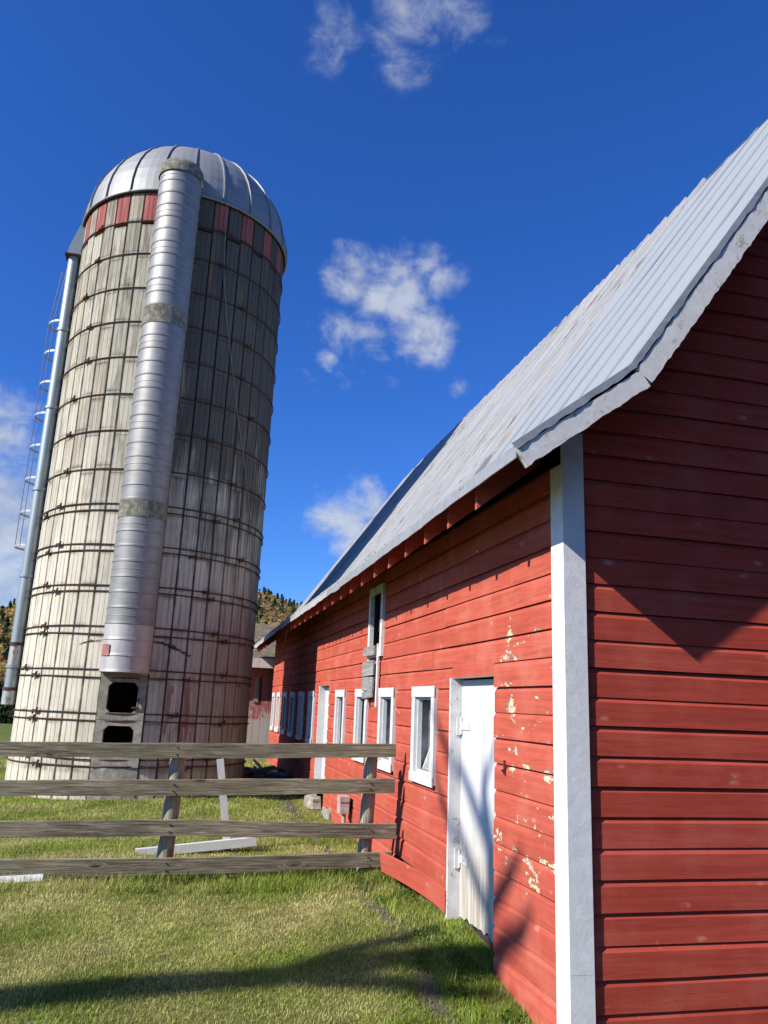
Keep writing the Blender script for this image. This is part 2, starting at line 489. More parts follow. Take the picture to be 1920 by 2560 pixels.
M_tar = mat_plain("black_tar", (.012, .012, .013), .6)
M_dark = mat_plain("dark_interior", (.035, .028, .024), .9)
M_plaster = mat_plain("dusty_plaster", (.36, .36, .35), .9, 0, .45, 6)
M_plastic = mat_plain("utility_box_paint", (.50, .42, .38), .6)
M_paint = mat_plain("plain_white_paint", (.66, .66, .65), .5, 0, .08, 5)
M_cable = mat_plain("old_cable", (.30, .25, .20), .7)
M_redspot = mat_plain("red_spray_paint", (.36, .15, .125), .6)
M_bark = mat_plain("bark", (.12, .095, .07), .95, 0, .5, 14)
M_moss = mat_plain("mossy_roof", (.17, .14, .08), .95, 0, .5, 5)
def mat_shed():
    m, n, b = material("faded_red_boards")
    P = n.pos(); sx, sy, sz = n.sep(P)
    fl = n.noise(n.scale(P, (16, 16, 7)), 1.0, 8, .7)
    st = n.noise(n.scale(P, (24, 24, 1.2)), 1.0, 6, .65)
    low = n.ss(n.math('ADD', sz, n.math('MULTIPLY', n.noise(P, 3.0, 6, .7), 2.2)), 3.2, 1.9)
    pm = n.ss(fl, n.math('SUBTRACT', .60, n.math('MULTIPLY', low, .40)), n.math('SUBTRACT', .66, n.math('MULTIPLY', low, .40)))
    c = n.mix(st, (.34, .10, .10), (.46, .17, .165))
    c = n.mix(pm, c, n.mix(st, (.36, .33, .30), (.56, .53, .50)))
    fin(n, b, c, .8, n.bump(fl, .4, .006), spec=.08)
    return m
M_shed = mat_shed()
def mat_glass():
    m, n, b = material("dusty_glass")
    P = n.pos()
    g = n.noise(P, 14, 8, .7)
    b.inputs['Base Color'].default_value = (.62, .66, .66, 1)
    b.inputs['Roughness'].default_value = .25
    tr = n.node('ShaderNodeBsdfTransparent')
    tr.inputs[0].default_value = (.85, .9, .9, 1)
    mxs = n.node('ShaderNodeMixShader')
    n.put(mxs.inputs[0], n.ss(g, .25, .80, .30, .85))
    n.t.links.new(tr.outputs[0], mxs.inputs[1]); n.t.links.new(b.outputs[0], mxs.inputs[2])
    n.t.links.new(mxs.outputs[0], n.t.nodes['Material Output'].inputs[0])
    return m
M_glass = mat_glass()

def mat_vcol(name, rough=.8, trans=0.0, attr="Col"):
    m, n, b = material(name)
    a = n.node('ShaderNodeAttribute', attribute_name=attr)
    fin(n, b, a.outputs['Color'], rough, spec=.2)
    if trans:
        tl = n.node('ShaderNodeBsdfTranslucent')
        n.t.links.new(a.outputs['Color'], tl.inputs[0])
        mxs = n.node('ShaderNodeMixShader')
        mxs.inputs[0].default_value = trans
        n.t.links.new(b.outputs[0], mxs.inputs[1]); n.t.links.new(tl.outputs[0], mxs.inputs[2])
        n.t.links.new(mxs.outputs[0], n.t.nodes['Material Output'].inputs[0])
    return m
M_blade = mat_vcol("grass_blades", .65, .42)
M_leaf = mat_vcol("autumn_foliage", .85, .35)

def mat_ground():
    m, n, b = material("lawn_soil")
    P = n.pos(); sx, sy, sz = n.sep(P)
    a = n.noise(P, 1.3, 6, .6); f = n.noise(P, 30, 8, .75)
    c = n.mix(n.ss(a, .35, .65), (.15, .185, .04), (.29, .27, .10))
    c = n.mix(n.ss(f, .3, .75), n.mix(.5, c, (.03, .04, .01)), c)
    dist = n.math('MULTIPLY', n.math('ADD', sx, .55), n.math('ADD', sx, .55))
    wob = n.math('MULTIPLY', n.noise(P, 3.2, 6, .7), .06)
    soil = n.math('MULTIPLY', n.ss(n.math('SUBTRACT', dist, wob), .03, -.015), n.ss(sy, 19, 17))
    c = n.mix(n.math('MULTIPLY', soil, .8), c, n.mix(f, (.06, .05, .04), (.17, .145, .11)))
    far = n.ss(sy, 12, 40)
    c = n.mix(far, c, n.mix(a, (.085, .13, .025), (.13, .16, .04)))
    fin(n, b, c, .95, n.bump(f, .6, .02), spec=.1)
    return m
M_ground = mat_ground()
M_hill = mat_plain("hill_soil", (.10, .085, .035), .95, 0, .4, .05)

# ------------------------------------------------------------------ terrain
GY = [-60, -6, -3, 0, .6, 1.35, 2.4, 4, 8, 12, 20, 60, 4000]
GZ = [-.45, -.38, -.32, -.20, -.14, -.02, .05, .12, .16, .20, .28, .30, .30]
def gz(x, y):
    z = np.interp(y, GY, GZ)
    return z + .018 * np.sin(x * 1.7 + .6 * y) + .012 * np.sin(y * 2.9 - x * 1.1) - .02 * np.exp(-((x + .55) / .12) ** 2) * (np.abs(y - 6) < 12)
xs = np.unique(np.concatenate([np.linspace(-14, 10, 81), [-3000, -1000, -300, -120, -60, -35, -20, 16, 30, 60, 120, 300, 1000, 3000]]))
ys = np.unique(np.concatenate([np.linspace(-8, 24, 107), [-2000, -400, -120, -50, -25, -14, 30, 40, 55, 80, 120, 250, 600, 1400, 4000]]))
gx, gy = np.meshgrid(xs, ys)
gzz = gz(gx, gy)
nx, ny = len(xs), len(ys)
vv = np.stack([gx, gy, gzz], -1).reshape(-1, 3)
ff = [(j * nx + i, j * nx + i + 1, (j + 1) * nx + i + 1, (j + 1) * nx + i) for j in range(ny - 1) for i in range(nx - 1)]
me = bpy.data.meshes.new("ground")
me.from_pydata(vv.tolist(), [], ff)
me.materials.append(M_ground)
me.polygons.foreach_set('use_smooth', [True] * len(me.polygons))
tag(link("ground", me), kind='structure')

M_absorber, n_, b_ = material("bounce_absorber")  # dark ground sheet added out of frame to cut bounce onto the gable
P_ = n_.pos(); fn_ = n_.noise(P_, 45, 6, .7)
fin(n_, b_, n_.mix(fn_, (.028, .028, .029), (.06, .058, .055)), .9, n_.bump(fn_, .5, .01), spec=.08)
dvx = np.array([-40, -20, -10, -6, -4, -2.2, -.9, 2, 5, 9, 14, 25, 50.]); dvy = np.array([-60, -40, -25, -14, -8, -6, -4.6, -3.4, -2.4, -1.6, -.8])
dv_ = []; df_ = []
for yy_ in dvy:
    for xx_ in dvx:
        ye = yy_ if xx_ > -1 else min(yy_, -2.4 + .2 * math.sin(xx_)) if yy_ > -2.5 else yy_
        dv_.append((xx_, ye, float(gz(np.array(xx_), np.array(ye))) + .035))
for j in range(len(dvy) - 1):
    for i in range(len(dvx) - 1):
        q = j * len(dvx) + i
        if j >= 8 and dvx[i] < -1: continue
        df_.append((q, q + 1, q + len(dvx) + 1, q + len(dvx)))
tag(MB().add(dv_, df_).build("added_dark_ground", M_absorber), kind='structure')

def hill_h(r, az):
    H = np.interp(az, [-60, -20, -12, -4, 6, 20, 60], [50, 56, 62, 75, 84, 90, 98]) + 5 * np.sin(az * .55) + 3 * np.sin(az * 1.3 + 1)
    t = np.clip((r - 150) / 560, 0, 1)
    return H * (t * t * (3 - 2 * t) * .6 + t * .4) - .6
hv, hf = [], []
RA = np.linspace(150, 800, 27); AZ = np.linspace(-62, 62, 63)
for r in RA:
    for a in AZ:
        hv.append((CAM.x + r * math.sin(R(a)), CAM.y + r * math.cos(R(a)), float(hill_h(r, a))))
for i in range(len(RA) - 1):
    for j in range(len(AZ) - 1):
        q = i * len(AZ) + j
        hf.append((q, q + 1, q + len(AZ) + 1, q + len(AZ)))
mb = MB(); mb.add(hv, hf)
tag(mb.build("hill", M_hill, smooth=True), kind='structure')

# ------------------------------------------------------------------ BARN
barn = thing("barn", "long red wooden barn with white metal roof and a row of small white-framed windows", "barn", (0, 0, -.1))
def kid(mb, name, mats, parent, smooth=False):
    o = mb.build(name, mats, parent, smooth)
    if parent is not None:
        root = parent
        off = Vector((0, 0, 0))
        while root is not None:
            off += root.location; root = root.parent
        o.location = -off
    return o
YEND = 18.3
ROW, Z_T = 0.2067, 2.20
side_rows = [Z_T + ROW * k for k in range(-12, 8)]          # bottom edge of each course
WINS = [(2.90, 3.73), (4.55, 5.32), (6.04, 6.80), (7.61, 8.39), (10.65, 11.36), (12.09, 12.75), (13.42, 14.12), (14.75, 15.42), (16.11, 16.83), (17.28, 17.90)]
WZ0, WZ1 = 1.20, 2.215
OPEN = [(a + .03, b - .03, WZ0 + .03, WZ1 - .03) for a, b in WINS]
DOOR1 = (1.33, 2.44, -.4, 2.285)
DOOR2 = (9.20, 10.16, -.4, 2.31)
HATCH = (5.28, 6.08, 2.74, 3.64)
OPEN += [DOOR1, DOOR2, (HATCH[0] + .03, HATCH[1] - .03, HATCH[2] + .03, HATCH[3] - .03)]
# backing wall with the openings left free
yb = sorted({0.03, YEND} | {o[0] for o in OPEN} | {o[1] for o in OPEN})
zb = sorted({-.4, 3.78} | {o[2] for o in OPEN} | {o[3] for o in OPEN})
mb = MB()
for i in range(len(yb) - 1):
    for j in range(len(zb) - 1):
        cy, cz = (yb[i] + yb[i + 1]) / 2, (zb[j] + zb[j + 1]) / 2
        if any(o[0] < cy < o[1] and o[2] < cz < o[3] for o in OPEN): continue
        if 2.4 < cy < 4.4 and cz < .3: continue
        mb.add([(.034, yb[i], zb[j]), (.034, yb[i + 1], zb[j]), (.034, yb[i + 1], zb[j + 1]), (.034, yb[i], zb[j + 1])], [(0, 1, 2, 3)])
side_wall = kid(mb, "side_wall", M_dark, barn)

PROF = [(-.032, -.013), (0, -.013), (0, .152), (-.021, .1915), (-.032, .1915)]
def siding(parent, axis, a0, a1, z0, h, mat, plane=0.0, top=None, endcut=None):
    """one drop-siding board; axis 'y' faces -x, axis 'x' faces -y"""
    L = a1 - a0
    ns = max(1, min(7, int(L / .7)))
    k = h / .2067
    nz, no = vnoise(random.random()), vnoise(random.random())
    amp = .0035
    rr = []
    dz0, do0 = random.gauss(0, .0025), random.gauss(0, .0028)
    for i in range(ns + 1):
        t = i / ns
        a = a0 + L * t
        ring = []
        for q, (o, z) in enumerate(PROF):
            zz = z0 + z * k + dz0 + (nz(a * 1.6) * amp if q < 2 else 0)
            oo = o + do0 + no(a * 1.3) * .0022
            aa = a
            if endcut is not None and i == 0: aa = endcut(zz)
            ring.append((plane - oo, aa, zz) if axis == 'y' else (aa, plane - oo, zz))
        rr.append(ring)
    m_ = MB(); m_.rings(rr, True, True)
    return kid(m_, "siding_board", mat, parent)

def spans(z0, z1):
    s = [(.172, YEND - .02)]
    for (a, b, c, d) in OPEN:
        if z1 > c + .02 and z0 < d - .02:
            out = []
            for (p, q) in s:
                if b <= p or a >= q: out.append((p, q)); continue
                if a > p: out.append((p, a))
                if b < q: out.append((b, q))
            s = out
    return s
rj = random.Random(3)
for z in side_rows:
    for (p, q) in spans(z, z + ROW):
        if z < .3 and p < 4.4 and q > 2.4:
            if q < 4.4: continue
            if p > 2.3 and p < 4.4: p = 4.38
        cuts = [p]
        while True:
            nxt = cuts[-1] + rj.uniform(2.4, 4.6)
            if nxt > q - .7: break
            cuts.append(nxt)
        cuts.append(q)
        for a, b in zip(cuts[:-1], cuts[1:]):
            siding(side_wall, 'y', a + (.0015 if a > p else 0), b - (.0015 if b < q else 0), z, ROW, M_red)

for (a, b, c, d) in OPEN:
    for z in side_rows:
        for (lo_, hi_) in ((z - .012, c), (d, z + ROW - .014)):
            if z + .03 < lo_ + .0 or hi_ - lo_ < .03 or hi_ - lo_ > ROW - .01: continue
            if not (z - .02 < lo_ and hi_ < z + ROW + .02): continue
            if c <= z + .02 and lo_ < c: continue
            kid(MB().bb((.0015, a - .002, lo_), (.030, b + .002, hi_)), "siding_board", M_red, side_wall)
        if z < d - .02 and z + ROW > d + .03 and d > 2.25:
            kid(MB().bb((.0015, a - .002, d + .001), (.030, b + .002, z + ROW - .014)), "siding_board", M_red, side_wall)

# roof geometry (in section): eave -> flare bend -> ridge
E0, BN, RG = (-.575, 3.715), (.30, 4.40), (3.80, 9.30)
def roof_z(x):
    return interp(x, [E0[0], BN[0], RG[0]], [E0[1], BN[1], RG[1]])
def rdrop(y):
    return -.0105 * max(y, 0) - .02 * math.sin(max(0, y) * .35)
GROW, GZ0 = .2, 3.73 - .2 * 20
gable_wall = MB()
gable_wall.add([(0.03, .034, -.45), (7.57, .034, -.45), (7.57, .034, 3.9), (3.8, .034, 9.05), (.03, .034, 3.9)], [(0, 1, 2, 3, 4)])
gable_wall = kid(gable_wall, "gable_wall", M_dark, barn)
def roof_x(z):   # x of the roof underside on the left slope
    return interp(z + .10, [E0[1], BN[1], RG[1]], [E0[0], BN[0], RG[0]])
for k in range(0, 47):
    z = GZ0 + GROW * k
    if z > 8.9: break
    xl = max(.153, roof_x(z) + .01) if z > 3.6 else .153
    xr = 7.6 - max(.153, roof_x(z) + .01) if z > 3.6 else 7.6 - .153
    cuts = [xl]
    while True:
        nxt = cuts[-1] + rj.uniform(2.6, 4.8)
        if nxt > xr - .6: break
        cuts.append(nxt)
    cuts.append(xr)
    for a, b in zip(cuts[:-1], cuts[1:]):
        ec = None
        if a == xl and z > 3.95:
            ec = lambda zz: max(.153, roof_x(zz) + .01)
        siding(gable_wall, 'x', a, b - .0015, z, GROW, M_redg, endcut=ec)

# corner boards
for (lo, hi) in (((-.022, -.002, -.45), (.002, .172, .93)), ((-.022, -.002, .932), (.002, .172, 3.80))):
    kid(MB().bb(lo, hi), "corner_board", M_corner, barn)
for (lo, hi) in (((-.022, -.026, -.45), (.152, -.0025, .36)), ((-.022, -.026, .362), (.152, -.0025, 4.05))):
    kid(MB().bb(lo, hi), "corner_board", M_corner, barn)

# ---- windows
def ring_frame(x0, x1, o, i):
    """rectangular frame o=(y0,y1,z0,z1) outside, i inside, between x0 and x1"""
    m_ = MB()
    P = lambda x, q: [(x, q[0], q[2]), (x, q[1], q[2]), (x, q[1], q[3]), (x, q[0], q[3])]
    m_.rings([P(x0, i), P(x0, o), P(x1, o), P(x1, i), P(x0, i)], True, False)
    return m_
def make_window(y0, y1, idx):
    z0, z1 = WZ0, WZ1
    cw = .115
    fx0, fx1 = -.034, .02
    mbw = ring_frame(fx0, fx1, (y0, y1, z0 + .02, z1 - .02), (y0 + cw, y1 - cw, z0 + .10, z1 - .115))
    wdw = kid(mbw, "window", M_white, barn)
    kid(MB().bb((fx0 - .005, y0 - .006, z1 - .1135), (fx0 + .001, y1 + .006, z1)), "head_casing", M_white, wdw)
    kid(MB().bb((fx0 - .010, y0 - .004, z0), (fx0 + .002, y1 + .004, z0 + .0985)), "sill", M_flaky, wdw)
    oy0, oy1, oz0, oz1 = y0 + cw, y1 - cw, z0 + .10, z1 - .115
    # inner stop frame
    s_ = .028
    st = ring_frame(.001, .05, (oy0 + .001, oy1 - .001, oz0 + .001, oz1 - .001), (oy0 + s_, oy1 - s_, oz0 + s_, oz1 - s_))
    kid(st, "inner_frame", M_white, wdw)
    # deep reveal
    d = .42
    rv = MB()
    A = [(.05, oy0, oz0), (.05, oy1, oz0), (.05, oy1, oz1), (.05, oy0, oz1)]
    B = [(d, oy0, oz0 + .02), (d, oy1, oz0 + .02), (d, oy1, oz1), (d, oy0, oz1)]
    rv.add(A + B, [(0, 1, 5, 4), (1, 2, 6, 5), (2, 3, 7, 6), (3, 0, 4, 7), (4, 5, 6, 7)])
    kid(rv, "reveal", M_plaster, wdw)
    # sash tipped inwards at the top
    tilt = [.16, .22, .12, .18, .20, .10, .16, .14, .1, .1][idx]
    g = MB(); py0, py1 = oy0 + .035, oy1 - .035; pz0, pz1 = oz0 + .03, oz1 - .06
    if idx in (2,):
        for k in range(5):
            yy = py0 + (py1 - py0) * (k + .5) / 5
            g = MB(); g.box((.10 + .01 * k, yy, (pz0 + pz1) / 2), (.006, .07, pz1 - pz0), Matrix.Rotation(.35, 3, 'Z'))
            kid(g, "glass_strip", M_glass, wdw)
    else:
        zt = pz0 + (pz1 - pz0) * [.62, .58, .9, .6, .9, .9, .9, .9, .9, .9][idx]
        g.add([(.07, py0, pz0), (.07, py1, pz0), (.07 + tilt, py1, zt), (.07 + tilt, py0, zt)], [(0, 1, 2, 3)])
        kid(g, "pane", M_glass, wdw)
        e = MB()
        e.tube([(.07, py0, pz0), (.07 + tilt, py0, zt)], .008, 5)
        e.tube([(.07, py1, pz0), (.07 + tilt, py1, zt)], .008, 5)
        e.tube([(.07 + tilt, py0, zt), (.07 + tilt, py1, zt)], .008, 5)
        kid(e, "sash", M_white, wdw)
    return wdw
for i, (a, b) in enumerate(WINS): make_window(a, b, i)

# ---- upper hatch opening with white frame
h0, h1, hz0, hz1 = HATCH
cw = .10
hw = kid(ring_frame(-.04, .02, (h0, h1, hz0 - .10, hz1 - .005), (h0 + cw, h1 - cw, hz0, hz1 - .10)), "loft_window", M_flaky, barn)
kid(MB().bb((-.046, h0 + .42, hz1 - .13), (-.039, h1 - .01, hz1 - .015)), "head_casing", M_flaky, hw)
bx = MB(); d = .9
A = [(.03, h0 + cw, hz0), (.03, h1 - cw, hz0), (.03, h1 - cw, hz1 - .08), (.03, h0 + cw, hz1 - .08)]
bx.add(A + [(d, p[1] + (.3 if i in (1, 2) else -.3), p[2]) for i, p in enumerate(A)], [(0, 1, 5, 4), (1, 2, 6, 5), (2, 3, 7, 6), (3, 0, 4, 7), (4, 5, 6, 7)])
kid(bx, "loft_interior", M_dark, hw)
for (dx, dy, dz, sz_, a_) in ((.10, .03, .34, (.03, .5, .16), .12), (.13, -.05, .16, (.03, .5, .13), -.25), (.08, -.02, .04, (.04, .54, .12), .05)):
    kid(MB().box((dx, (h0 + h1) / 2 + dy, hz0 + dz), sz_, Matrix.Rotation(a_, 3, 'X')), "loft_board", M_grey, hw)

# ---- doors
def door(y0, y1, z0, z1, depth, name_mat, jag):
    nseg = 16; mbd = MB(); vs = []
    ya, ybb = y0 - .04, y1 - .005
    rd = random.Random(8)
    for i in range(nseg + 1):
        y = ya + (ybb - ya) * i / nseg
        zb_ = z0 + (rd.uniform(0, jag) if jag else 0)
        vs.append((y, zb_))
    ring = [[(x, y, zb_) for (y, zb_) in vs] + [(x, y, z1 - .02) for (y, _) in reversed(vs)] for x in (depth, depth + .04)]
    mbd.rings(ring, True, True)
    dr = kid(mbd, "door", name_mat, barn)
    j = MB(); j.bb((-.012, y1 - .004, z0 - .02), (depth + .06, y1 + .035, z1))
    kid(j, "jamb", M_flaky if jag else M_white, dr)
    j = MB(); j.bb((.004, y0 - .06, z1 - .002), (depth + .06, y1 + .03, z1 + .03))
    kid(j, "header", M_flaky, dr)
    j = MB(); j.bb((.040, y0 - .14, z0), (depth + .06, y0 - .05, z1))
    kid(j, "jamb", M_white, dr)
    return dr
d1 = door(1.33, 2.44, .11, 2.285, .105, M_door, .05)
for zc in (1.83, .62):
    hb = MB(); hb.bb((.094, 2.20, zc - .035), (.1045, 2.405, zc + .035))
    hb.bb((.05, 2.418, zc - .09), (.095, 2.434, zc + .09)); hb.tube([(.094, 2.412, zc - .08), (.094, 2.412, zc + .08)], .012, 8)
    kid(hb, "hinge", M_flaky, d1)
hk = MB(); hk.bb((-.012, 1.08, 1.49), (.0, 1.105, 1.60)); hk.bb((-.03, 1.085, 1.51), (-.012, 1.10, 1.53))
kid(hk, "latch", M_rust, d1)
d2 = door(9.20, 10.16, .42, 2.31, .12, M_paint, 0)
for (xx, a, b_, zt) in ((.17, 1.2, 2.5, .3), (.35, 2.3, 4.6, .6), (.18, 9.1, 10.3, .5)):
    kid(MB().add([(xx, a, -.4), (xx, b_, -.4), (xx, b_, zt), (xx, a, zt)], [(0, 1, 2, 3)]), "crawl_space", M_dark, barn)

# ---- roof
NR = 9
def path_pts(ext=0.0):
    pts = [(E0[0] - ext, E0[1] - ext * .77)]
    for t in (.35, .7): pts.append((E0[0] + (BN[0] - E0[0]) * t, E0[1] + (BN[1] - E0[1]) * t))
    pts.append((BN[0] - .03, BN[1] - .026)); pts.append((BN[0] + .03, BN[1] + .046))
    for t in (.12, .25, .4, .55, .7, .85, 1.0): pts.append((BN[0] + (RG[0] - BN[0]) * t, BN[1] + (RG[1] - BN[1]) * t))
    return pts
PP = path_pts()
def pnorm(i):
    a = Vector(PP[max(i - 1, 0)]); b_ = Vector(PP[min(i + 1, len(PP) - 1)])
    t = (b_ - a).normalized()
    return Vector((-t.y, t.x)) , t
sh = MB()
for side in (0, 1):
    rr = []
    for yi in np.linspace(-.47, YEND + .3, 22):
        top, bot = [], []
        for i, (x, z) in enumerate(PP):
            nrm, t = pnorm(i)
            for lst, off in ((top, -.012), (bot, -.04)):
                X, Z = x + nrm.x * off, z + nrm.y * off + rdrop(yi)
                if side: X = 7.6 - X
                lst.append((X, float(yi), Z))
        rr.append(top + bot[::-1])
    sh.rings(rr, True, True)
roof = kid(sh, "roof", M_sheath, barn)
def roof_panel(y0, wd, mat, ribs, seed, rough):
    r = random.Random(seed)
    # profile across the panel
    pr = [(0.0, 0.0)]
    for (c, hgt, hw_) in ribs:
        pr += [(c - hw_, 0), (c - hw_ * .35, hgt), (c + hw_ * .35, hgt), (c + hw_, 0)]
    pr += [(wd + .012, 0.001)]
    e0 = r.uniform(-.02, .035); e1 = r.uniform(-.015, .035)
    lift = r.uniform(0, .006)
    rows = []
    nn = vnoise(seed)
    for i, (x, z) in enumerate(PP):
        nrm, t = pnorm(i)
        ex = (-e0 if i == 0 else 0) + (e1 if i == len(PP) - 1 else 0)
        row = []
        for (a, hgt) in pr:
            y = y0 + a
            off = hgt + lift + rough * nn(i * 2.3 + a * 9)
            row.append((x + t.x * ex + nrm.x * off, y, z + t.y * ex + nrm.y * off + rdrop(y)))
        rows.append(row)
    m_ = MB(); m_.rings(rows, False, False)
    return kid(m_, "roof_panel", mat, roof)
y = -.50; i = 0
while y < YEND + .25:
    if y < 2.9:
        wd = .50; roof_panel(y, wd, M_roofm, [(.012, .014, .007), (.066, .011, .007)], i, .005)
    else:
        wd = .46; roof_panel(y, wd, M_roofw, [(.025, .045, .022), (.13, .022, .018), (.235, .036, .022), (.345, .022, .018)], i, .009)
    y += wd; i += 1
# far slope
m_ = MB(); rows = []
for (x, z) in PP: rows.append([(7.6 - x, -.45, z + .01), (7.6 - x, YEND + .3, z + .01 + rdrop(YEND))])
m_.rings(rows, False, False); kid(m_, "roof_slope", M_roofw, roof)
# drip edge pieces along the eave
y = -.505; k = 0
while y < YEND + .2:
    L = random.uniform(.85, 1.15)
    y1 = min(y + L, YEND + .25)
    nseg = 5; fr = []
    for q in range(nseg + 1):
        yy = y + (y1 - y) * q / nseg
        dz = rdrop(yy); xo = E0[0] - .024 - .006 * (k % 2)
        jz = random.uniform(-.012, .012) * (1 if y > 5 else .35)
        fr.append([(xo, yy, E0[1] + .012 + dz), (xo - .004, yy, E0[1] - .085 + dz + jz), (xo + .006, yy, E0[1] - .085 + dz + jz), (xo + .012, yy, E0[1] - .02 + dz), (xo + .10, yy, E0[1] + .045 + dz), (xo + .10, yy, E0[1] + .088 + dz)])
    m_ = MB(); m_.rings(fr, True, True)
    kid(m_, "drip_edge", M_drip if y < 6.5 else M_roofw, roof)
    y = y1 - .01; k += 1
# rafter tails
yy = .46
while yy < YEND:
    dz = rdrop(yy)
    pr = [(.02, 4.125 + dz), (-.515, 3.70 + dz), (-.515, 3.515 + dz), (.02, 3.935 + dz)]
    m_ = MB(); m_.rings([[(p[0], yy + s_, p[1]) for p in pr] for s_ in (-.021, .021)], True, True)
    kid(m_, "rafter_tail", M_red, barn)
    yy += .675
# rake boards (near gable)
def slopebox(p0, p1, wtop, wbot, ya, yb_, name, mat, parent, nseg=10, jag=0.0, seed=1):
    r = random.Random(seed)
    a, b_ = Vector(p0), Vector(p1); t = (b_ - a).normalized(); nn = Vector((-t.y, t.x))
    rr = []
    for i in range(nseg + 1):
        c = a + (b_ - a) * i / nseg
        top = c + nn * wtop; bot = c - nn * (wbot + r.uniform(-jag, jag))
        rr.append([(top.x, ya, top.y), (bot.x, ya, bot.y), (bot.x, yb_, bot.y), (top.x, yb_, top.y)])
    m_ = MB(); m_.rings(rr, True, True)
    return kid(m_, name, mat, parent)
rk0 = slopebox((-.605, 3.685), (.350, 4.395), .0, .135, -.515, -.475, "rake_board", M_flaky, barn, 34, .006, 2)
rk1 = slopebox((.318, 4.40), (3.78, 9.245), -.005, .155, -.517, -.477, "rake_board", M_flaky, barn, 150, .006, 3)
slopebox((7.6 + .605, 3.685), (7.6 - .345, 4.395), .125, .0, -.515, -.475, "rake_board", M_flaky, barn, 8, .004, 4)
slopebox((7.6 - .318, 4.40), (7.6 - 3.78, 9.245), .150, -.005, -.517, -.477, "rake_board", M_flaky, barn, 10, .006, 5)
def flashing(p0, p1, seed, parent):
    r = random.Random(seed); a, b_ = Vector(p0), Vector(p1); L = (b_ - a).length
    t = (b_ - a).normalized(); nn = Vector((-t.y, t.x)); ns = int(L / .05); rr = []
    for i in range(ns + 1):
        c = a + t * L * i / ns
        yj = -.519 - r.uniform(0, .005)
        top = c + nn * .040; bot = c - nn * (.002 + r.uniform(0, .014))
        rr.append([(top.x, -.48, top.y + .004), (top.x, yj, top.y), (bot.x, yj - r.uniform(0, .003), bot.y), (bot.x, yj + .006, bot.y)])
    m_ = MB(); m_.rings(rr, True, True); return kid(m_, "rake_flashing", M_drip, parent)
flashing((-.60, 3.70), (.315, 4.41), 5, rk0)
flashing((.308, 4.41), (3.80, 9.29), 6, rk1)
# far end: gutter, trim
g = MB(); gp = [(-.63, 3.47), (-.63, 3.40), (-.49, 3.40), (-.49, 3.46), (-.50, 3.46), (-.50, 3.41), (-.62, 3.41), (-.62, 3.47)]
g.rings([[(a, yy_, b_) for (a, b_) in gp] for yy_ in (YEND - .35, YEND + .30)], True, True)
kid(g, "gutter", M_white, barn)
slopebox((-.60, 3.685 + rdrop(YEND)), (.345, 4.395 + rdrop(YEND)), .03, .10, YEND + .30, YEND + .34, "rake_board", M_flaky, barn, 6, .004, 9)
slopebox((.318, 4.40 + rdrop(YEND)), (3.78, 9.245 + rdrop(YEND)), .03, .10, YEND + .30, YEND + .34, "rake_board", M_flaky, barn, 10, .006, 10)
# back gable to close the barn
m_ = MB(); m_.add([(0.03, YEND, -.4), (7.57, YEND, -.4), (7.57, YEND, 3.7), (3.8, YEND, 9.0), (.03, YEND, 3.7)], [(0, 1, 2, 3, 4)])
m_.add([(7.57, .03, -.4), (7.57, YEND, -.4), (7.57, YEND, 3.8), (7.57, .03, 3.8)], [(0, 1, 2, 3)])
kid(m_, "rear_wall", M_redg, barn)

# ---- small things along the barn wall
lo = MB(); rr = []
for i in range(9):
    t = i / 8; y = 2.46 + 1.25 * t
    x = -.015 - .30 * t ** 1.6; z = .135 + .125 * t
    tw = .10 * t
    rr.append([(x + .012, y, z), (x - .012, y, z), (x - .012 - tw * .25, y, z + .19), (x + .006 - tw * .25, y, z + .20)])
lo.rings(rr, True, True)
tag(lo.build("loose_board", M_red), "sprung red siding board sticking out at the wall foot beside the near door", "board")

hat = thing("broken_shutter", "bare grey boards of a broken shutter hanging below the loft window", "shutter", (-.06, 5.8, 2.3))
for (zc, hh, y0, y1, rt) in ((2.73, .13, 5.50, 6.19, .01), (2.49, .20, 5.53, 6.20, -.01), (2.275, .19, 5.52, 6.19, .012), (2.13, .085, 5.54, 6.14, -.03)):
    m_ = MB(); m_.box((-.066, (y0 + y1) / 2, zc), (.024, y1 - y0, hh), Matrix.Rotation(rt, 3, 'X'))
    kid(m_, "shutter_board", M_grey, hat)
for (yc, z0, z1) in ((5.42, 1.97, 2.80), (5.97, 1.98, 2.62)):
    kid(MB().bb((-.052, yc - .03, z0), (-.028, yc + .03, z1)), "batten", M_flaky, hat)

ub = thing("utility_box", "small pinkish grey electrical box on a conduit beside the barn wall", "electrical box", (-.10, 6.85, .16))
m_ = MB(); m_.bb((-.19, 6.74, .44), (-.06, 6.94, .66)); m_.bb((-.20, 6.73, .60), (-.055, 6.95, .675)); kid(m_, "box", M_plastic, ub)
m_ = MB(); m_.tube([(-.11, 6.84, .05), (-.11, 6.84, .44)], .03, 10); kid(m_, "conduit", M_plastic, ub)
m_ = MB(); m_.bb((-.19, 6.955, .42), (-.06, 6.975, .68)); kid(m_, "cover", M_plastic, ub)

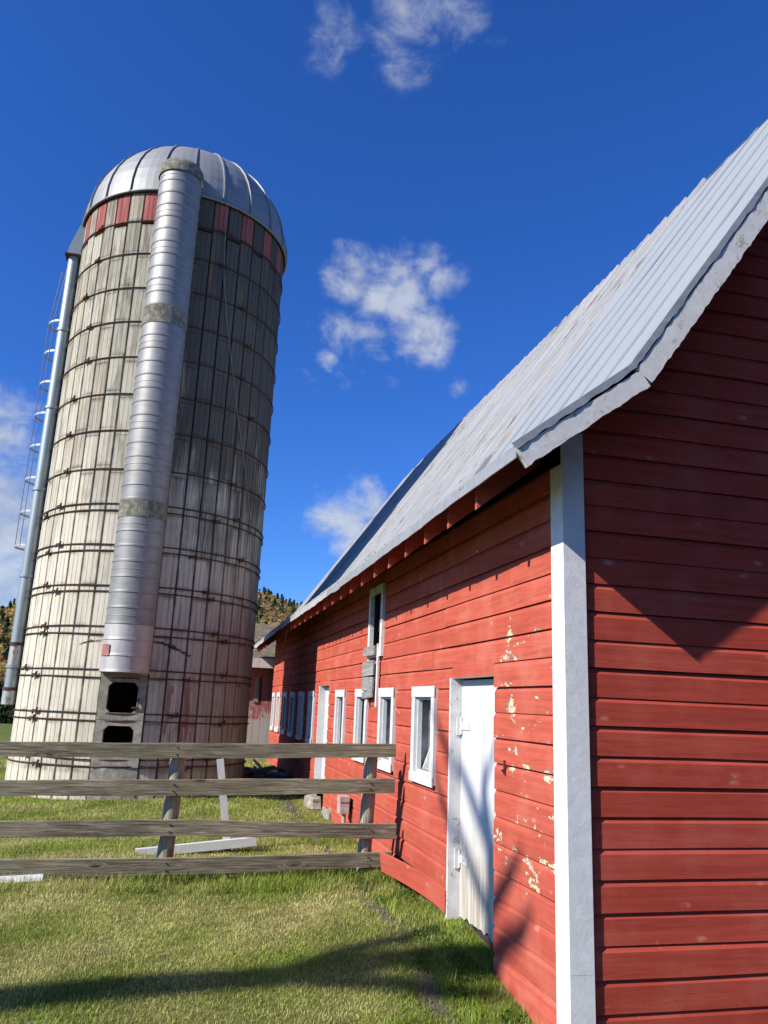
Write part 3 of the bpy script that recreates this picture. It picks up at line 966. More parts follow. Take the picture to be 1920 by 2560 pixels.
def rock(name, c, s, seed, mat, label=None, cat=None, group=None):
    r = random.Random(seed); m_ = MB()
    vs = []; n1, n2 = 7, 10; rr = []
    for i in range(1, n1):
        th = math.pi * i / n1; ring = []
        for j in range(n2):
            ph = 2 * math.pi * j / n2
            k = 1 + r.uniform(-.16, .16)
            d_ = Vector((math.sin(th) * math.cos(ph), math.sin(th) * math.sin(ph), math.cos(th)))
            d_ = Vector([math.copysign(abs(q) ** .65, q) for q in d_]) * k
            ring.append((c[0] + d_.x * s[0], c[1] + d_.y * s[1], c[2] + d_.z * s[2]))
        rr.append(ring)
    m_.rings(rr, True, True)
    o = m_.build(name, mat)
    return tag(o, label, cat, group) if label else o
rock("door_step", (-.10, 9.66, .24), (.15, .46, .13), 1, M_stone, "pale stone step under the far white door", "stone")
rock("foundation_stone", (.0, 8.62, .16), (.10, .30, .13), 2, M_stone, "grey foundation stone right of the far door step", "stone")
rock("foundation_stone", (.10, 3.30, .12), (.10, .42, .16), 4, M_stone, "dark stone in the gap behind the sprung red board", "stone")
rock("foundation_stone", (-.12, 4.25, .10), (.16, .13, .06), 5, M_stone, "flat grey stone on the ground by the right end of the fence", "stone")

# hanging wire at the far eave
m_ = MB(); pts = []
cp = [(-.50, 11.6, 3.70), (-.48, 11.95, 3.45), (-.42, 12.8, 3.18), (-.36, 13.2, 2.95), (-.30, 13.25, 2.80), (-.24, 13.0, 2.70)]
for i in range(len(cp) - 1):
    for q in range(4):
        t = q / 4; pts.append(Vector(cp[i]).lerp(Vector(cp[i + 1]), t))
pts.append(Vector(cp[-1]))
m_.tube(pts, [.014 - .008 * i / len(pts) for i in range(len(pts))], 6)
tag(m_.build("hanging_vine", M_cable, smooth=True), "dry brown vine hanging from the far eave of the barn", "vine")

# ------------------------------------------------------------------ SILO
SC = Vector((-3.44, 12.45)); SRAD = 2.30
silo = thing("silo", "tall concrete stave silo with metal dome and silver chute beside the barn", "silo", (SC.x, SC.y, .15))
SL = Vector((SC.x, SC.y, 0))
def slink(name, me, parent, az=0.0, z=0.0):
    """object whose local frame has -Y pointing radially outwards at azimuth az (0 faces -Y, + toward +X)"""
    o = bpy.data.objects.new(name, me); col.objects.link(o)
    o.parent = parent
    root = parent; off = Vector((0, 0, 0))
    while root is not None:
        off += root.location; root = root.parent
    o.location = Vector((SC.x, SC.y, z)) - off
    o.rotation_euler = (0, 0, az)
    return o
def smesh(mb, name, mats, smooth=False):
    me = mb.mesh(name)
    mats = mats if isinstance(mats, (list, tuple)) else [mats]
    for m in mats: me.materials.append(m)
    if len(mats) > 1: me.polygons.foreach_set('material_index', mb.m)
    if smooth: me.polygons.foreach_set('use_smooth', [True] * len(me.polygons))
    return me
# in local frame: azimuth a -> (r sin a, -r cos a)
def P3(r, a, z): return (r * math.sin(a), -r * math.cos(a), z)
COLA0, COLA1 = R(-14.3), R(6.2)
NST = 41
STEP = (2 * math.pi - (COLA1 - COLA0)) / NST
def stave_mesh(name, h, mat):
    m_ = MB(); hw = STEP / 2 - .0045
    pr = []
    for (t, d_) in ((-1, -.022), (-.93, 0), (-.36, .001), (-.33, -.007), (-.30, .001), (.30, .001), (.33, -.007), (.36, .001), (.93, 0), (1, -.022)):
        pr.append((SRAD + d_, t * hw))
    pr += [(SRAD - .08, hw), (SRAD - .08, -hw)]
    m_.rings([[P3(r, a, z) for (r, a) in pr] for z in (.004, h - .004)], True, True)
    return smesh(m_, name, mat)
HZ = .7765
JB = [11.68 - HZ * k for k in range(15)]         # hoop levels
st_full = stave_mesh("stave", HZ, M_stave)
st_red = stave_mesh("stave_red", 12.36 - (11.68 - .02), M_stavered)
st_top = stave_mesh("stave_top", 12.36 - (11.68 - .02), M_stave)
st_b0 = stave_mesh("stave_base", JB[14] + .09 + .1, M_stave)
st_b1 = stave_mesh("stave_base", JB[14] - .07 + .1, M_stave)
cells = []
az_cam = math.atan2(CAM.x - SC.x, -(CAM.y - SC.y))
for i in range(NST):
    a = COLA1 + STEP * (i + .5)
    off = .09 if i % 2 else -.07
    aa = (a + math.pi) % (2 * math.pi) - math.pi
    red = (i % 2 == 1) if i < 20 else (i % 2 == 0)
    cells.append((aa, 11.68 - .02, st_red if red else st_top, 0))
    for k in range(14):
        cells.append((aa, 11.68 - .02 - HZ * (k + 1) + (off if k < 14 else 0) + (0 if k else 0), st_full, k + 1))
    cells.append((aa, -.1, st_b0 if i % 2 else st_b1, 15))
def vis(c):
    P = Vector((SC.x + SRAD * math.sin(c[0]), SC.y - SRAD * math.cos(c[0]), c[1] + .4))
    v = CAM - P; nrm = Vector((math.sin(c[0]), -math.cos(c[0]), 0))
    return nrm.dot(v.normalized()) / v.length_squared if nrm.dot(v) > 0 else -1
cells.sort(key=vis, reverse=True)
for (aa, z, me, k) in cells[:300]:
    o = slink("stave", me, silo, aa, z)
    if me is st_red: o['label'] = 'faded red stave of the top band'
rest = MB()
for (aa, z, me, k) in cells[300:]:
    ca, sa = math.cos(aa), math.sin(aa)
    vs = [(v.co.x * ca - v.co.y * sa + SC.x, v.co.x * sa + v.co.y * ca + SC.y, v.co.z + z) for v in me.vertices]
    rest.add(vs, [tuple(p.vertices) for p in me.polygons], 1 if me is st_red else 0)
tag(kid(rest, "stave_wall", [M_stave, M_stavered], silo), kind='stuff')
# inner lining so that no light gets through the joints
m_ = MB(); m_.rings([[(SC.x + (SRAD - .05) * math.sin(a), SC.y - (SRAD - .05) * math.cos(a), z) for a in np.linspace(COLA1, COLA0 + 2 * math.pi, 60)] for z in (0, 12.4)], False, False)
kid(m_, "lining", M_tar, silo)
# door column: concrete frames with octagonal openings
CW = (COLA1 - COLA0) / 2 - .004; CA = (COLA0 + COLA1) / 2
def frame_block(z0, z1, hz0, hz1, name="door_frame", mat=M_conc, r0=SRAD + .012):
    m_ = MB(); r1 = SRAD - .12
    hwid = CW * r0
    if hz0 is None:
        pr = [(-CW, r0), (-CW * .4, r0 + .004), (CW * .4, r0 + .004), (CW, r0), (CW, r1), (-CW, r1)]
        m_.rings([[P3(r, a, z) for (a, r) in pr] for z in (z0, z1)], True, True)
    else:
        hw, cc = .262, .075
        oct_ = [(-hw, hz0 + cc), (-hw + cc, hz0), (hw - cc, hz0), (hw, hz0 + cc), (hw, hz1 - cc), (hw - cc, hz1), (-hw + cc, hz1), (-hw, hz1 - cc)]
        out = [(-hwid, hz0 + cc), (-hwid, z0), (hwid, z0), (hwid, hz0 + cc), (hwid, hz1 - cc), (hwid, z1), (-hwid, z1), (-hwid, hz1 - cc)]
        rr = [[(x, -r, z) for (x, z) in pts] for (pts, r) in ((out, r1), (out, r0), (oct_, r0), (oct_, r1))]
        m_.rings(rr, True, False)
    return slink(name, smesh(m_, name, mat), silo, CA, 0)
frame_block(-.1, .735, None, None)
frame_block(.742, 1.545, .90, 1.45)
frame_block(1.552, 2.33, 1.675, 2.215)
frame_block(2.337, 12.36, None, None, "chute_back", M_stave)
# iron handle at the upper opening
m_ = MB(); m_.tube([(.20, -SRAD - .03, 1.78), (.29, -SRAD - .05, 1.78), (.29, -SRAD - .05, 1.95)], .012, 6); m_.bb((.18, -SRAD - .05, 1.755), (.30, -SRAD - .01, 1.785))
slink("door_bracket", smesh(m_, "door_bracket", M_rust), silo, CA, 0)
# hoops with lugs
lugm = MB(); lugm.box((0, -SRAD - .045, 0), (.10, .035, .05)); lugm.tube([(-.09, -SRAD - .04, .012), (.09, -SRAD - .04, -.012)], .015, 6); lugm.box((.05, -SRAD - .05, .03), (.02, .03, .07), Matrix.Rotation(.5, 3, 'Y')); lugm.box((-.05, -SRAD - .05, -.02), (.02, .03, .07), Matrix.Rotation(.4, 3, 'Y'))
lugme = smesh(lugm, "lug", M_rust)
hoopz = [11.68 - HZ * k for k in range(8)]
for k in range(8, 15):
    c = 11.68 - HZ * k
    hoopz += [c + .065, c - .065]
rh = random.Random(21)
def hoop_mesh(seed):
    r = random.Random(seed); m_ = MB()
    ph = r.uniform(0, 6)
    pts = [P3(SRAD + .018 + .004 * math.sin(9 * a + ph), a, .012 * math.sin(2 * a + ph) + .004 * math.sin(7 * a)) for a in np.linspace(0, 2 * math.pi, 96, endpoint=False)]
    m_.tube(pts, .0125, 6, closed=True)
    return smesh(m_, "hoop", M_rust, True)
hms = [hoop_mesh(k) for k in range(5)]
for k, z in enumerate(hoopz):
    h = slink("hoop", hms[k % 5], silo, 0, z)
    for a in (rh.choice((-48, -50, -55, -44, -60)), rh.choice((32, 40, 47, 22, 36)), 160):
        slink("lug", lugme, h, R(a + rh.uniform(-4, 4)), z)
tr = slink("rim_ring", smesh(MB().tube([P3(SRAD + .035, a, 0) for a in np.linspace(0, 2 * math.pi, 96, endpoint=False)], .022, 6, closed=True), "rim_ring", M_rust, True), silo, 0, 12.37)
# tar line and patch
def ribbon(azs, zs, wd, mat, name):
    m_ = MB(); r = random.Random(4); A, B = [], []
    n = 70
    for i in range(n + 1):
        t = i / n; a = interp(t, np.linspace(0, 1, len(azs)), azs); z = interp(t, np.linspace(0, 1, len(zs)), zs) + r.uniform(-.015, .015)
        w_ = wd * r.uniform(.3, 1.3) * (1 - .6 * abs(2 * t - 1))
        A.append(P3(SRAD + .010, R(a), z + w_)); B.append(P3(SRAD + .010, R(a), z - w_))
    m_.rings([A, B], False, False)
    return slink(name, smesh(m_, name, mat), silo, 0, 0)
ribbon([-27, -22, -16], [2.86, 2.93, 2.95], .02, M_tar, "tar_seam")
ribbon([6.5, 12, 18, 25], [2.97, 2.94, 2.86, 2.74], .038, M_tar, "tar_seam")
# dome
ZR = 12.385
ND = 22; DST = 2 * math.pi / ND
def dprof(t): return (SRAD + .05) * math.cos(t) ** .92, 2.22 * math.sin(t)
m_ = MB(); tt = np.linspace(0, math.pi / 2 * .985, 12); g1, g2, g3, g4, g5 = [], [], [], [], []
rows = []
for t in tt:
    r, z = dprof(t); h = DST / 2
    wr = .016 / max(r, .12)
    pr = [(-h + wr, r), (-h * .5, r + .006), (0, r + .009), (h * .5, r + .006), (h - wr, r), (h - wr, r + .042), (h + wr * .9, r + .042), (h + wr * .9, r)]
    rows.append([P3(q, a, z) for (a, q) in pr])
m_.rings(rows, False, False)
dme = smesh(m_, "dome_panel", M_dome)
mdm = MB(); mdm.tube([P3(SRAD + .06, a, 0) for a in np.linspace(0, 2 * math.pi, 88, endpoint=False)], .025, 6, closed=True)
dome = slink("dome", smesh(mdm, "dome", M_dome, True), silo, 0, ZR)
for k in range(ND): slink("dome_panel", dme, dome, R(2.0) + DST * (k + .5), ZR)
mcap = MB(); mcap.rings([[P3(r, a, z) for a in np.linspace(0, 2 * math.pi, 24, endpoint=False)] for (r, z) in ((.34, 2.16), (.30, 2.26), (.05, 2.30))], True, True)
slink("vent_cap", smesh(mcap, "vent_cap", M_dome), dome, 0, ZR)
# chute of ribbed rings
CR, CRC = .432, SRAD + .10
RH = .2705
def ring_me(name, h, mat, ext=0.0, beads=True, seam=False):
    m_ = MB(); a_ = 112
    prof = [(0, 0)]
    if beads:
        prof = [(0, .000), (.003, .008), (.011, .011), (.019, .008), (.023, .000), (.029, .007), (.036, .008), (.042, .000), (.047, .0)]
        if seam: prof += [(h * .49, 0.0), (h * .50, 0.0), (h * .505, .005), (h * .53, .005), (h * .54, .000), (h * .55, 0.0)]
        prof += [(h * .7, .0), (h - .006, .0)]
    prof += [(h, 0.0)]
    rows = []
    for (z, d_) in prof:
        rows.append([((CR + d_ + ext) * math.sin(R(a)), -CRC - (CR + d_ + ext) * math.cos(R(a)), z) for a in np.linspace(-a_, a_, 33)])
    m_.rings(rows, False, False)
    return smesh(m_, name, mat, False)
rm_a = ring_me("chute_ring", RH, M_chute); rm_b = ring_me("chute_ring", RH, M_chute, seam=True); rm_c = ring_me("chute_ring", RH, M_chute2)
mcore = MB()
mcore.rings([[((CR - .02) * math.sin(R(a)), -CRC - (CR - .02) * math.cos(R(a)), z) for a in np.linspace(-100, 100, 25)] for z in (2.385, 12.6)], False, False)
chute = slink("chute", smesh(mcore, "chute", M_chute2), silo, CA, 0)
for pl in (rm_a, rm_b, rm_c): pl.polygons.foreach_set('use_smooth', [True] * len(pl.polygons))
BANDS = [(9.12, 9.50), (5.20, 5.52)]
z = 2.375; k = 0
for (zb0, zb1) in [(2.375, 5.20), (5.52, 9.12), (9.50, 12.60)]:
    nr = round((zb1 - zb0) / RH); hh = (zb1 - zb0) / nr
    for q in range(nr):
        zz = zb0 + hh * q
        o = slink("chute_ring", rm_c if zz < 3.15 else (rm_b if k % 3 == 0 else rm_a), chute, 0.0, zz)
        o.scale = (1, 1, hh / RH)
        k += 1
for (a, b_) in BANDS:
    slink("chute_band", ring_me("chute_band", b_ - a, M_lichen, .010, False), chute, 0.0, a)
m_ = MB(); rows = []
for (z, e) in ((0, .028), (.12, .028), (.22, .02), (.30, -.02), (.36, -.10), (.39, -.22)):
    rows.append([((CR + e) * math.sin(R(a)), -CRC - (CR + e) * math.cos(R(a)) * (1 if e > -.05 else .8), z) for a in np.linspace(-125, 125, 33)])
m_.rings(rows, False, False)
slink("chute_hood", smesh(m_, "chute_hood", M_lichen, True), chute, 0.0, 12.56)
m_ = MB(); A, B = [], []
for a in np.linspace(-62, -34, 9):
    A.append(((CR + .022) * math.sin(R(a)), -CRC - (CR + .022) * math.cos(R(a)), 2.66)); B.append(((CR + .022) * math.sin(R(a)), -CRC - (CR + .022) * math.cos(R(a)), 2.86))
m_.rings([A, B], False, False); slink("paint_patch", smesh(m_, "paint_patch", M_redspot), chute, 0.0, 0)
# fill pipe on the left
PX, PY, PR_ = -5.865, 12.18, .128
zc = [1.72, 2.02, 2.46, 2.90, 4.28, 6.12, 7.95, 9.78, 11.62]
fp = None
for i in range(len(zc) - 1):
    a, b_ = zc[i], zc[i + 1]
    rad = PR_ * (1.06 if i == 0 else 1)
    m_ = MB(); m_.tube([(PX, PY, a), (PX, PY, (a + b_) / 2), (PX, PY, b_)], rad, 20, cap=False)
    rs = MB()
    o = kid(m_, "fill_pipe", M_piper if i in (0, 2) else M_pipe, silo, True)
    if i > 0:
        cl = MB(); cl.tube([(PX, PY, a - .03), (PX, PY, a + .03)], PR_ + .022, 20)
        kid(cl, "pipe_collar", M_rust if i in (1, 3) else M_pipe, o)
m_ = MB(); rr = []
for (x, y, z, hw, hd) in ((PX, PY, 11.60, .15, .15), (PX + .02, PY, 11.80, .14, .14), (PX + .16, PY + .03, 12.30, .14, .15), (PX + .36, PY + .06, 12.80, .15, .2), (PX + .62, PY + .08, 13.12, .16, .2)):
    rr.append([(x - hw, y - hd, z), (x + hw, y - hd, z - .02), (x + hw, y + hd, z - .02), (x - hw, y + hd, z)])
m_.rings(rr, True, True); kid(m_, "pipe_transition", M_pipe, silo)
m_ = MB(); m_.bb((PX - .19, PY - .18, 11.585), (PX + .18, PY + .18, 11.62)); kid(m_, "pipe_flange", M_rust, silo)
for z in (10.9, 10.4, 8.8, 7.1, 5.3):
    m_ = MB(); m_.bb((PX + .05, PY - .03, z - .02), (PX + .26, PY + .03, z + .02)); kid(m_, "pipe_bracket", M_rust, silo)
# ladder cage behind the pipe
lad = MB()
for dx in (-.02, .34): lad.tube([(-5.72 + dx * .55, 12.62 + dx * .9, 2.4), (-5.72 + dx * .55, 12.62 + dx * .9, 12.3)], .014, 6)
for z in np.arange(2.6, 12.2, .3): lad.tube([(-5.731, 12.60, z), (-5.533, 12.926, z)], .010, 5)
ladder = kid(lad, "ladder", M_rod, silo)
for k in range(8):
    z = 4.93 + .728 * k
    m_ = MB(); rr = []
    for a in np.linspace(R(95), R(290), 22):
        c = (-5.86 + .40 * math.cos(a), 12.55 + .40 * math.sin(a))
        c2 = (-5.86 + .392 * math.cos(a), 12.55 + .392 * math.sin(a))
        rr.append([(c[0], c[1], z - .022), (c[0], c[1], z + .022), (c2[0], c2[1], z + .022), (c2[0], c2[1], z - .022)])
    m_.rings(rr, True, True); kid(m_, "cage_hoop", M_drip, ladder)
for a in (R(180), R(232)):
    m_ = MB(); c = (-5.86 + .402 * math.cos(a), 12.55 + .402 * math.sin(a))
    m_.tube([(c[0], c[1], 4.9), (c[0], c[1], 10.1)] + ([(c[0] + .12, c[1] - .02, 11.4)]), .008, 5); kid(m_, "cage_rod", M_rod, ladder)
# rope
m_ = MB(); pts = []
for (az, z, out) in ((20.0, 12.6, .07), (20.8, 11.8, .05), (22.5, 10.7, .04), (27, 9.6, .04), (33, 8.6, .04), (38.3, 7.72, .05), (45, 6.9, .05), (52, 6.0, .06), (58.5, 5.2, .05), (63, 4.3, .05), (65, 3.5, .04), (62, 2.9, .05)):
    p = P3(SRAD + out, R(az), z); pts.append((p[0] + SC.x, p[1] + SC.y, z))
m_.tube(pts, .009, 5)
tag(m_.build("hanging_cable", M_cable), "thin loose cable hanging down the shaded right side of the silo", "cable")

# ------------------------------------------------------------------ FENCE
fence = thing("fence", "weathered grey four-rail wooden fence running from the barn wall across the lawn", "fence", (-2.5, 4.0, .1))
FX = [-8.0, -6.2, -4.25, -3.12, -2.3, -1.85, -1.24, -.62, -.12]
RT = {1: ([-8, -4.36, -3.15, -1.85, -.13], [1.46, 1.481, 1.497, 1.526, 1.568]), 2: ([-8, -4.3, -3.1, -1.82, -.13], [1.08, 1.104, 1.123, 1.151, 1.184]),
      3: ([-8, -4.25, -2.31, -1.25, -.1], [.69, .708, .736, .703, .699]), 4: ([-8, -4.2, -2.27, -1.23, -.1], [.34, .350, .357, .381, .406])}
RB = {1: ([-8, -4.36, -3.15, -1.85, -.13], [1.31, 1.336, 1.341, 1.367, 1.418]), 2: ([-8, -4.3, -2.6, -1.82, -.13], [.93, .950, .969, .986, 1.029]),
      3: ([-8, -4.25, -2.31, -1.25, -.1], [.54, .552, .569, .551, .535]), 4: ([-8, -4.2, -2.38, -.67, -.1], [.18, .185, .189, .242, .243])}
for k in (1, 2, 3, 4):
    xe = {1: -.135, 2: -.13, 3: -.10, 4: -.145}[k]
    nn = vnoise(k * 3.1); nj = vnoise(k * 7.7); rr = []
    n = 44
    for i in range(n + 1):
        x = -8.0 + (xe + 8.0) * i / n
        zt = interp(x, *RT[k]) + .004 * nn(x * 5); zb_ = interp(x, *RB[k]) + .004 * nj(x * 6)
        yf = 4.0 + .018 * nn(x * 1.1) - .012 * (k == 4)
        tw = .012 * nj(x * .9)
        rr.append([(x, yf - .021 - tw, zt - .003), (x, yf - .021 + tw, zb_ + .003), (x, yf + .021 + tw, zb_), (x, yf + .021 - tw, zt), (x, yf, zt + .003)])
    m_ = MB(); m_.rings(rr, True, True)
    rail = kid(m_, "rail", M_rail, fence)
    for px in (-2.58, -.42):
        for dz in (-.035, .035):
            zc_ = (interp(px, *RT[k]) + interp(px, *RB[k])) / 2 + dz
            nm = MB(); nm.box((px + .01 * dz, 4.0 - .024 - .012 * (k == 4), zc_), (.012, .012, .012)); kid(nm, "nail", M_rust, rail)
for (pts, rad) in (([(-2.62, 4.125, -.4), (-2.60, 4.125, .337), (-2.555, 4.125, 1.45)], .086), ([(-.43, 4.125, -.4), (-.425, 4.125, .4), (-.385, 4.125, 1.50)], .080), ([(-5.0, 4.125, -.4), (-4.99, 4.125, .5), (-4.97, 4.125, 1.5)], .084)):
    m_ = MB(); P0 = [Vector(p) for p in pts]; path = [P0[0].lerp(P0[1], t) for t in (0, .5)] + [P0[1].lerp(P0[2], t) for t in (0, .25, .5, .75, .97, 1)]
    m_.tube(path, [rad * 1.05, rad * 1.03, rad * 1.0, rad * .985, rad * 1.0, rad * .96, rad * .95, rad * .86], 18)
    kid(m_, "post", M_post, fence, True)

# white timber lying and standing behind the fence
stk = MB(); rot = Matrix.Rotation(-.165, 3, 'Y')
stk.box((-1.92, 5.60, .62), (.088, .04, 1.26), Matrix.Rotation(-.17, 3, 'Y'))
tag(stk.build("stake", M_white), "leaning white painted stake behind the fence", "stake")
pl = MB(); a, b_ = Vector((-2.95, 5.52, .13)), Vector((-1.50, 5.55, .27))
dirp = (b_ - a); L = dirp.length
pl.box((a + b_) / 2, (L, .09, .10), Matrix.Rotation(-math.atan2(dirp.z, dirp.x), 3, 'Y'))
tag(pl.build("white_post", M_white), "white painted post lying tilted against the leaning stake behind the fence", "post")
pl = MB(); a, b_ = Vector((-5.0, 3.80, .15)), Vector((-3.76, 3.90, .185)); dirp = b_ - a
pl.box((a + b_) / 2, (dirp.length, .10, .035), Matrix.Rotation(math.atan2(dirp.y, dirp.x), 3, 'Z') @ Matrix.Rotation(-.028, 3, 'Y') @ Matrix.Rotation(.5, 3, 'X'))
tag(pl.build("plank", M_white), "pale plank lying in the grass under the fence at left", "plank")

# wood scraps between silo and barn
rs = random.Random(17)
for k in range(16):
    L = rs.uniform(.35, 1.1)
    c = Vector((rs.uniform(-1.0, -.15), rs.uniform(12.8, 15.8), .27 + rs.uniform(0, .16)))
    m_ = MB(); rot = Matrix.Rotation(rs.uniform(-.9, .9) + (1.2 if k % 3 == 0 else 0), 3, 'Z') @ Matrix.Rotation(rs.uniform(-.25, .25), 3, 'Y') @ Matrix.Rotation(rs.uniform(0, 1.5), 3, 'X')
    if k % 2:
        m_.box(c, (L, rs.uniform(.07, .14), .03), rot)
    else:
        d_ = rot @ Vector((L / 2, 0, 0)); m_.tube([c - d_, c + Vector((0, 0, .02)), c + d_], [.035, .04, .03], 8)
    tag(m_.build("wood_scrap", [M_grey, M_bark, M_post][k % 3]), f"{['grey', 'bark brown', 'pale weathered'][k % 3]} {['round stick', 'flat board scrap'][k % 2]} in the debris heap between silo and barn", "scrap wood", "debris heap between silo and barn")

# ------------------------------------------------------------------ faded shed behind
shed = thing("shed", "faded red board shed with peeling paint behind the far end of the barn", "shed", (-1.0, 20.5, .2))
SY = 18.95
m_ = MB(); m_.bb((-3.0, SY + .03, -.1), (1.5, 23, 2.98)); sw = kid(m_, "shed_wall", M_dark, shed)
x = -3.0; k = 0
while x < 1.5:
    wd = rs.uniform(.17, .23); m_ = MB(); ns = 6; rr = []
    dy = rs.uniform(0, .012)
    m_.bb((x, SY - dy, .0 + rs.uniform(0, .05)), (x + wd - .006, SY + .024, 2.98)); kid(m_, "board", M_shed, sw); x += wd
m_ = MB(); m_.bb((-.47, SY - .035, 1.93), (-.33, SY - .014, 2.68)); kid(m_, "shutter_strip", M_grey, shed)
m_ = MB(); m_.bb((-.325, SY - .016, 1.98), (-.26, SY - .0135, 2.66)); kid(m_, "gap", M_tar, shed)
m_ = MB(); m_.rings([[(-3.1, SY - .38, 3.20), (-3.1, SY - .38, 3.13), (-3.1, 23, 4.55), (-3.1, 23, 4.62)], [(1.6, SY - .38, 3.20), (1.6, SY - .38, 3.13), (1.6, 23, 4.55), (1.6, 23, 4.62)]], True, True)
kid(m_, "shed_roof", M_moss, shed)
for (x0, x1) in ((-3.1, -.42), (-.41, .2)):
    m_ = MB(); m_.bb((x0, SY - .42, 2.92), (x1, SY - .383, 3.195)); kid(m_, "fascia", M_flaky, shed)
m_ = MB(); m_.bb((-3.05, SY - .38, 2.985), (1.5, SY + .02, 3.0)); kid(m_, "soffit", M_flaky, shed)

# ------------------------------------------------------------------ bare tree off to the left (casts the shadow on lawn and door)
TX = -14.0
def cast(sx, sy_, sz_, x):     # point at depth x on the sun ray through (sx, sy, sz)
    t = (x - sx) / SUN.x
    return (x, sy_ + SUN.y * t, sz_ + SUN.z * t)
tree = thing("bare_tree", "leaning bare tree left of the lawn", "tree", (TX, .9, -.35))
m_ = MB()
TP = [(TX, 1.0, -.45), cast(-9.0, 1.05, -.1, TX), cast(-6.0, 1.08, -.06, TX), cast(-3.6, 1.19, -.04, TX), cast(-1.7, 1.45, -.01, TX), cast(-.5, 1.72, 0, TX), cast(0, 1.55, .30, TX), cast(0, 1.62, .9, TX), cast(0, 1.80, 1.35, TX), cast(0, 1.78, 1.9, TX + .2)]
m_.tube(TP, [.26, .20, .17, .165, .175, .18, .15, .115, .075, .03], 12)
kid(m_, "trunk", M_bark, tree, True)
for br in (([TP[4], cast(-.9, 1.25, 0, TX), cast(-.4, 1.0, 0, TX), cast(-.1, .9, 0, TX)], [.13, .12, .10, .03]),
           ([TP[4], cast(-1.0, 1.9, 0, TX), cast(-.5, 2.1, .02, TX), cast(-.15, 2.2, .05, TX)], [.12, .11, .10, .03]),
           ([TP[5], cast(-.35, 1.35, 0, TX + .2), cast(0, 1.2, .05, TX + .2)], [.16, .15, .05]),
           ([TP[5], cast(0, 1.10, .25, TX), cast(0, .78, .40, TX), cast(0, .60, .62, TX)], [.14, .11, .085, .03]),
           ([TP[6], cast(0, 1.0, .75, TX + .3), cast(0, .75, 1.0, TX + .3)], [.11, .08, .02]),
           ([TP[7], cast(0, 2.2, 1.35, TX), cast(0, 2.75, 1.72, TX), cast(0, 3.0, 2.0, TX)], [.085, .065, .05, .02]),
           ([TP[6], cast(0, 2.2, .75, TX), cast(0, 2.75, 1.15, TX), cast(0, 2.95, 1.4, TX)], [.075, .06, .05, .02]),
           ([TP[8], cast(0, 1.55, 1.75, TX), cast(0, 1.35, 2.1, TX)], [.05, .04, .012])):
    m_ = MB(); m_.tube(br[0], br[1], 8); kid(m_, "branch", M_bark, tree, True)

# ------------------------------------------------------------------ dark shrubs at the far edge of the lawn
def leafcloud(n, centers, radii, leaf, seed, cols):
    r = np.random.default_rng(seed)
    ci = r.integers(0, len(centers), n)
    d = r.normal(size=(n, 3)); d /= np.linalg.norm(d, axis=1)[:, None]
    rad = r.uniform(.55, 1.05, n)[:, None]
    c = np.array(centers)[ci] + d * rad * np.array(radii)[ci]
    a = r.normal(size=(n, 3)); a /= np.linalg.norm(a, axis=1)[:, None]
    b = np.cross(a, d + .3 * r.normal(size=(n, 3))); b /= np.linalg.norm(b, axis=1)[:, None] + 1e-9
    s = leaf * r.uniform(.6, 1.3, n)[:, None]
    v = np.stack([c - a * s, c - b * s * .6, c + a * s, c + b * s * .6], 1).reshape(-1, 3)
    f = np.arange(4 * n).reshape(n, 4)
    cc = np.array(cols)[r.integers(0, len(cols), n)] * r.uniform(.7, 1.25, (n, 1))
    return v, f, np.repeat(cc, 4, 0)
def np_mesh(name, v, faces_flat, nper, colr, mat):
    me = bpy.data.meshes.new(name)
    nf = len(faces_flat) // nper
    me.vertices.add(len(v)); me.vertices.foreach_set('co', np.ascontiguousarray(v, dtype=np.float32).ravel())
    me.loops.add(len(faces_flat)); me.loops.foreach_set('vertex_index', np.ascontiguousarray(faces_flat, dtype=np.int32))
    me.polygons.add(nf); me.polygons.foreach_set('loop_start', np.arange(0, len(faces_flat), nper, dtype=np.int32))
    if colr is not None:
        at = me.color_attributes.new("Col", 'FLOAT_COLOR', 'POINT')
        c4 = np.ones((len(v), 4), np.float32); c4[:, :3] = colr
        at.data.foreach_set('color', c4.ravel())
    me.materials.append(mat); me.update(calc_edges=True)
    return me
for k, (x, y, s, lab) in enumerate(((-10.6, 41.5, 1.5, "dark evergreen shrub right behind the silo's left edge on the far lawn"), (-13.0, 42.5, 1.9, "dark evergreen shrub at the left edge of the photo beyond the lawn"), (-16.2, 43.0, 2.2, "broad dark shrub just left of the photo beyond the lawn"))):
    t = thing("shrub", lab, "shrub", (x, y, .25), "dark shrubs beyond the lawn")
    cs = [(x + rs.uniform(-.7, .7) * s, y + rs.uniform(-.5, .5) * s, .3 + s * rs.uniform(.3, .9)) for _ in range(7)]
    v, f, c = leafcloud(5000, cs, [[.55 * s] * 3] * 7, .13, k, [(.018, .035, .012), (.03, .05, .016), (.05, .055, .018)])
    me = np_mesh("foliage", v, f.ravel(), 4, c, M_leaf); o = link("foliage", me, t); o.location = -t.location
    m_ = MB(); m_.tube([(x, y, 0), (x, y, 1.2)], .08, 8); kid(m_, "stem", M_bark, t)

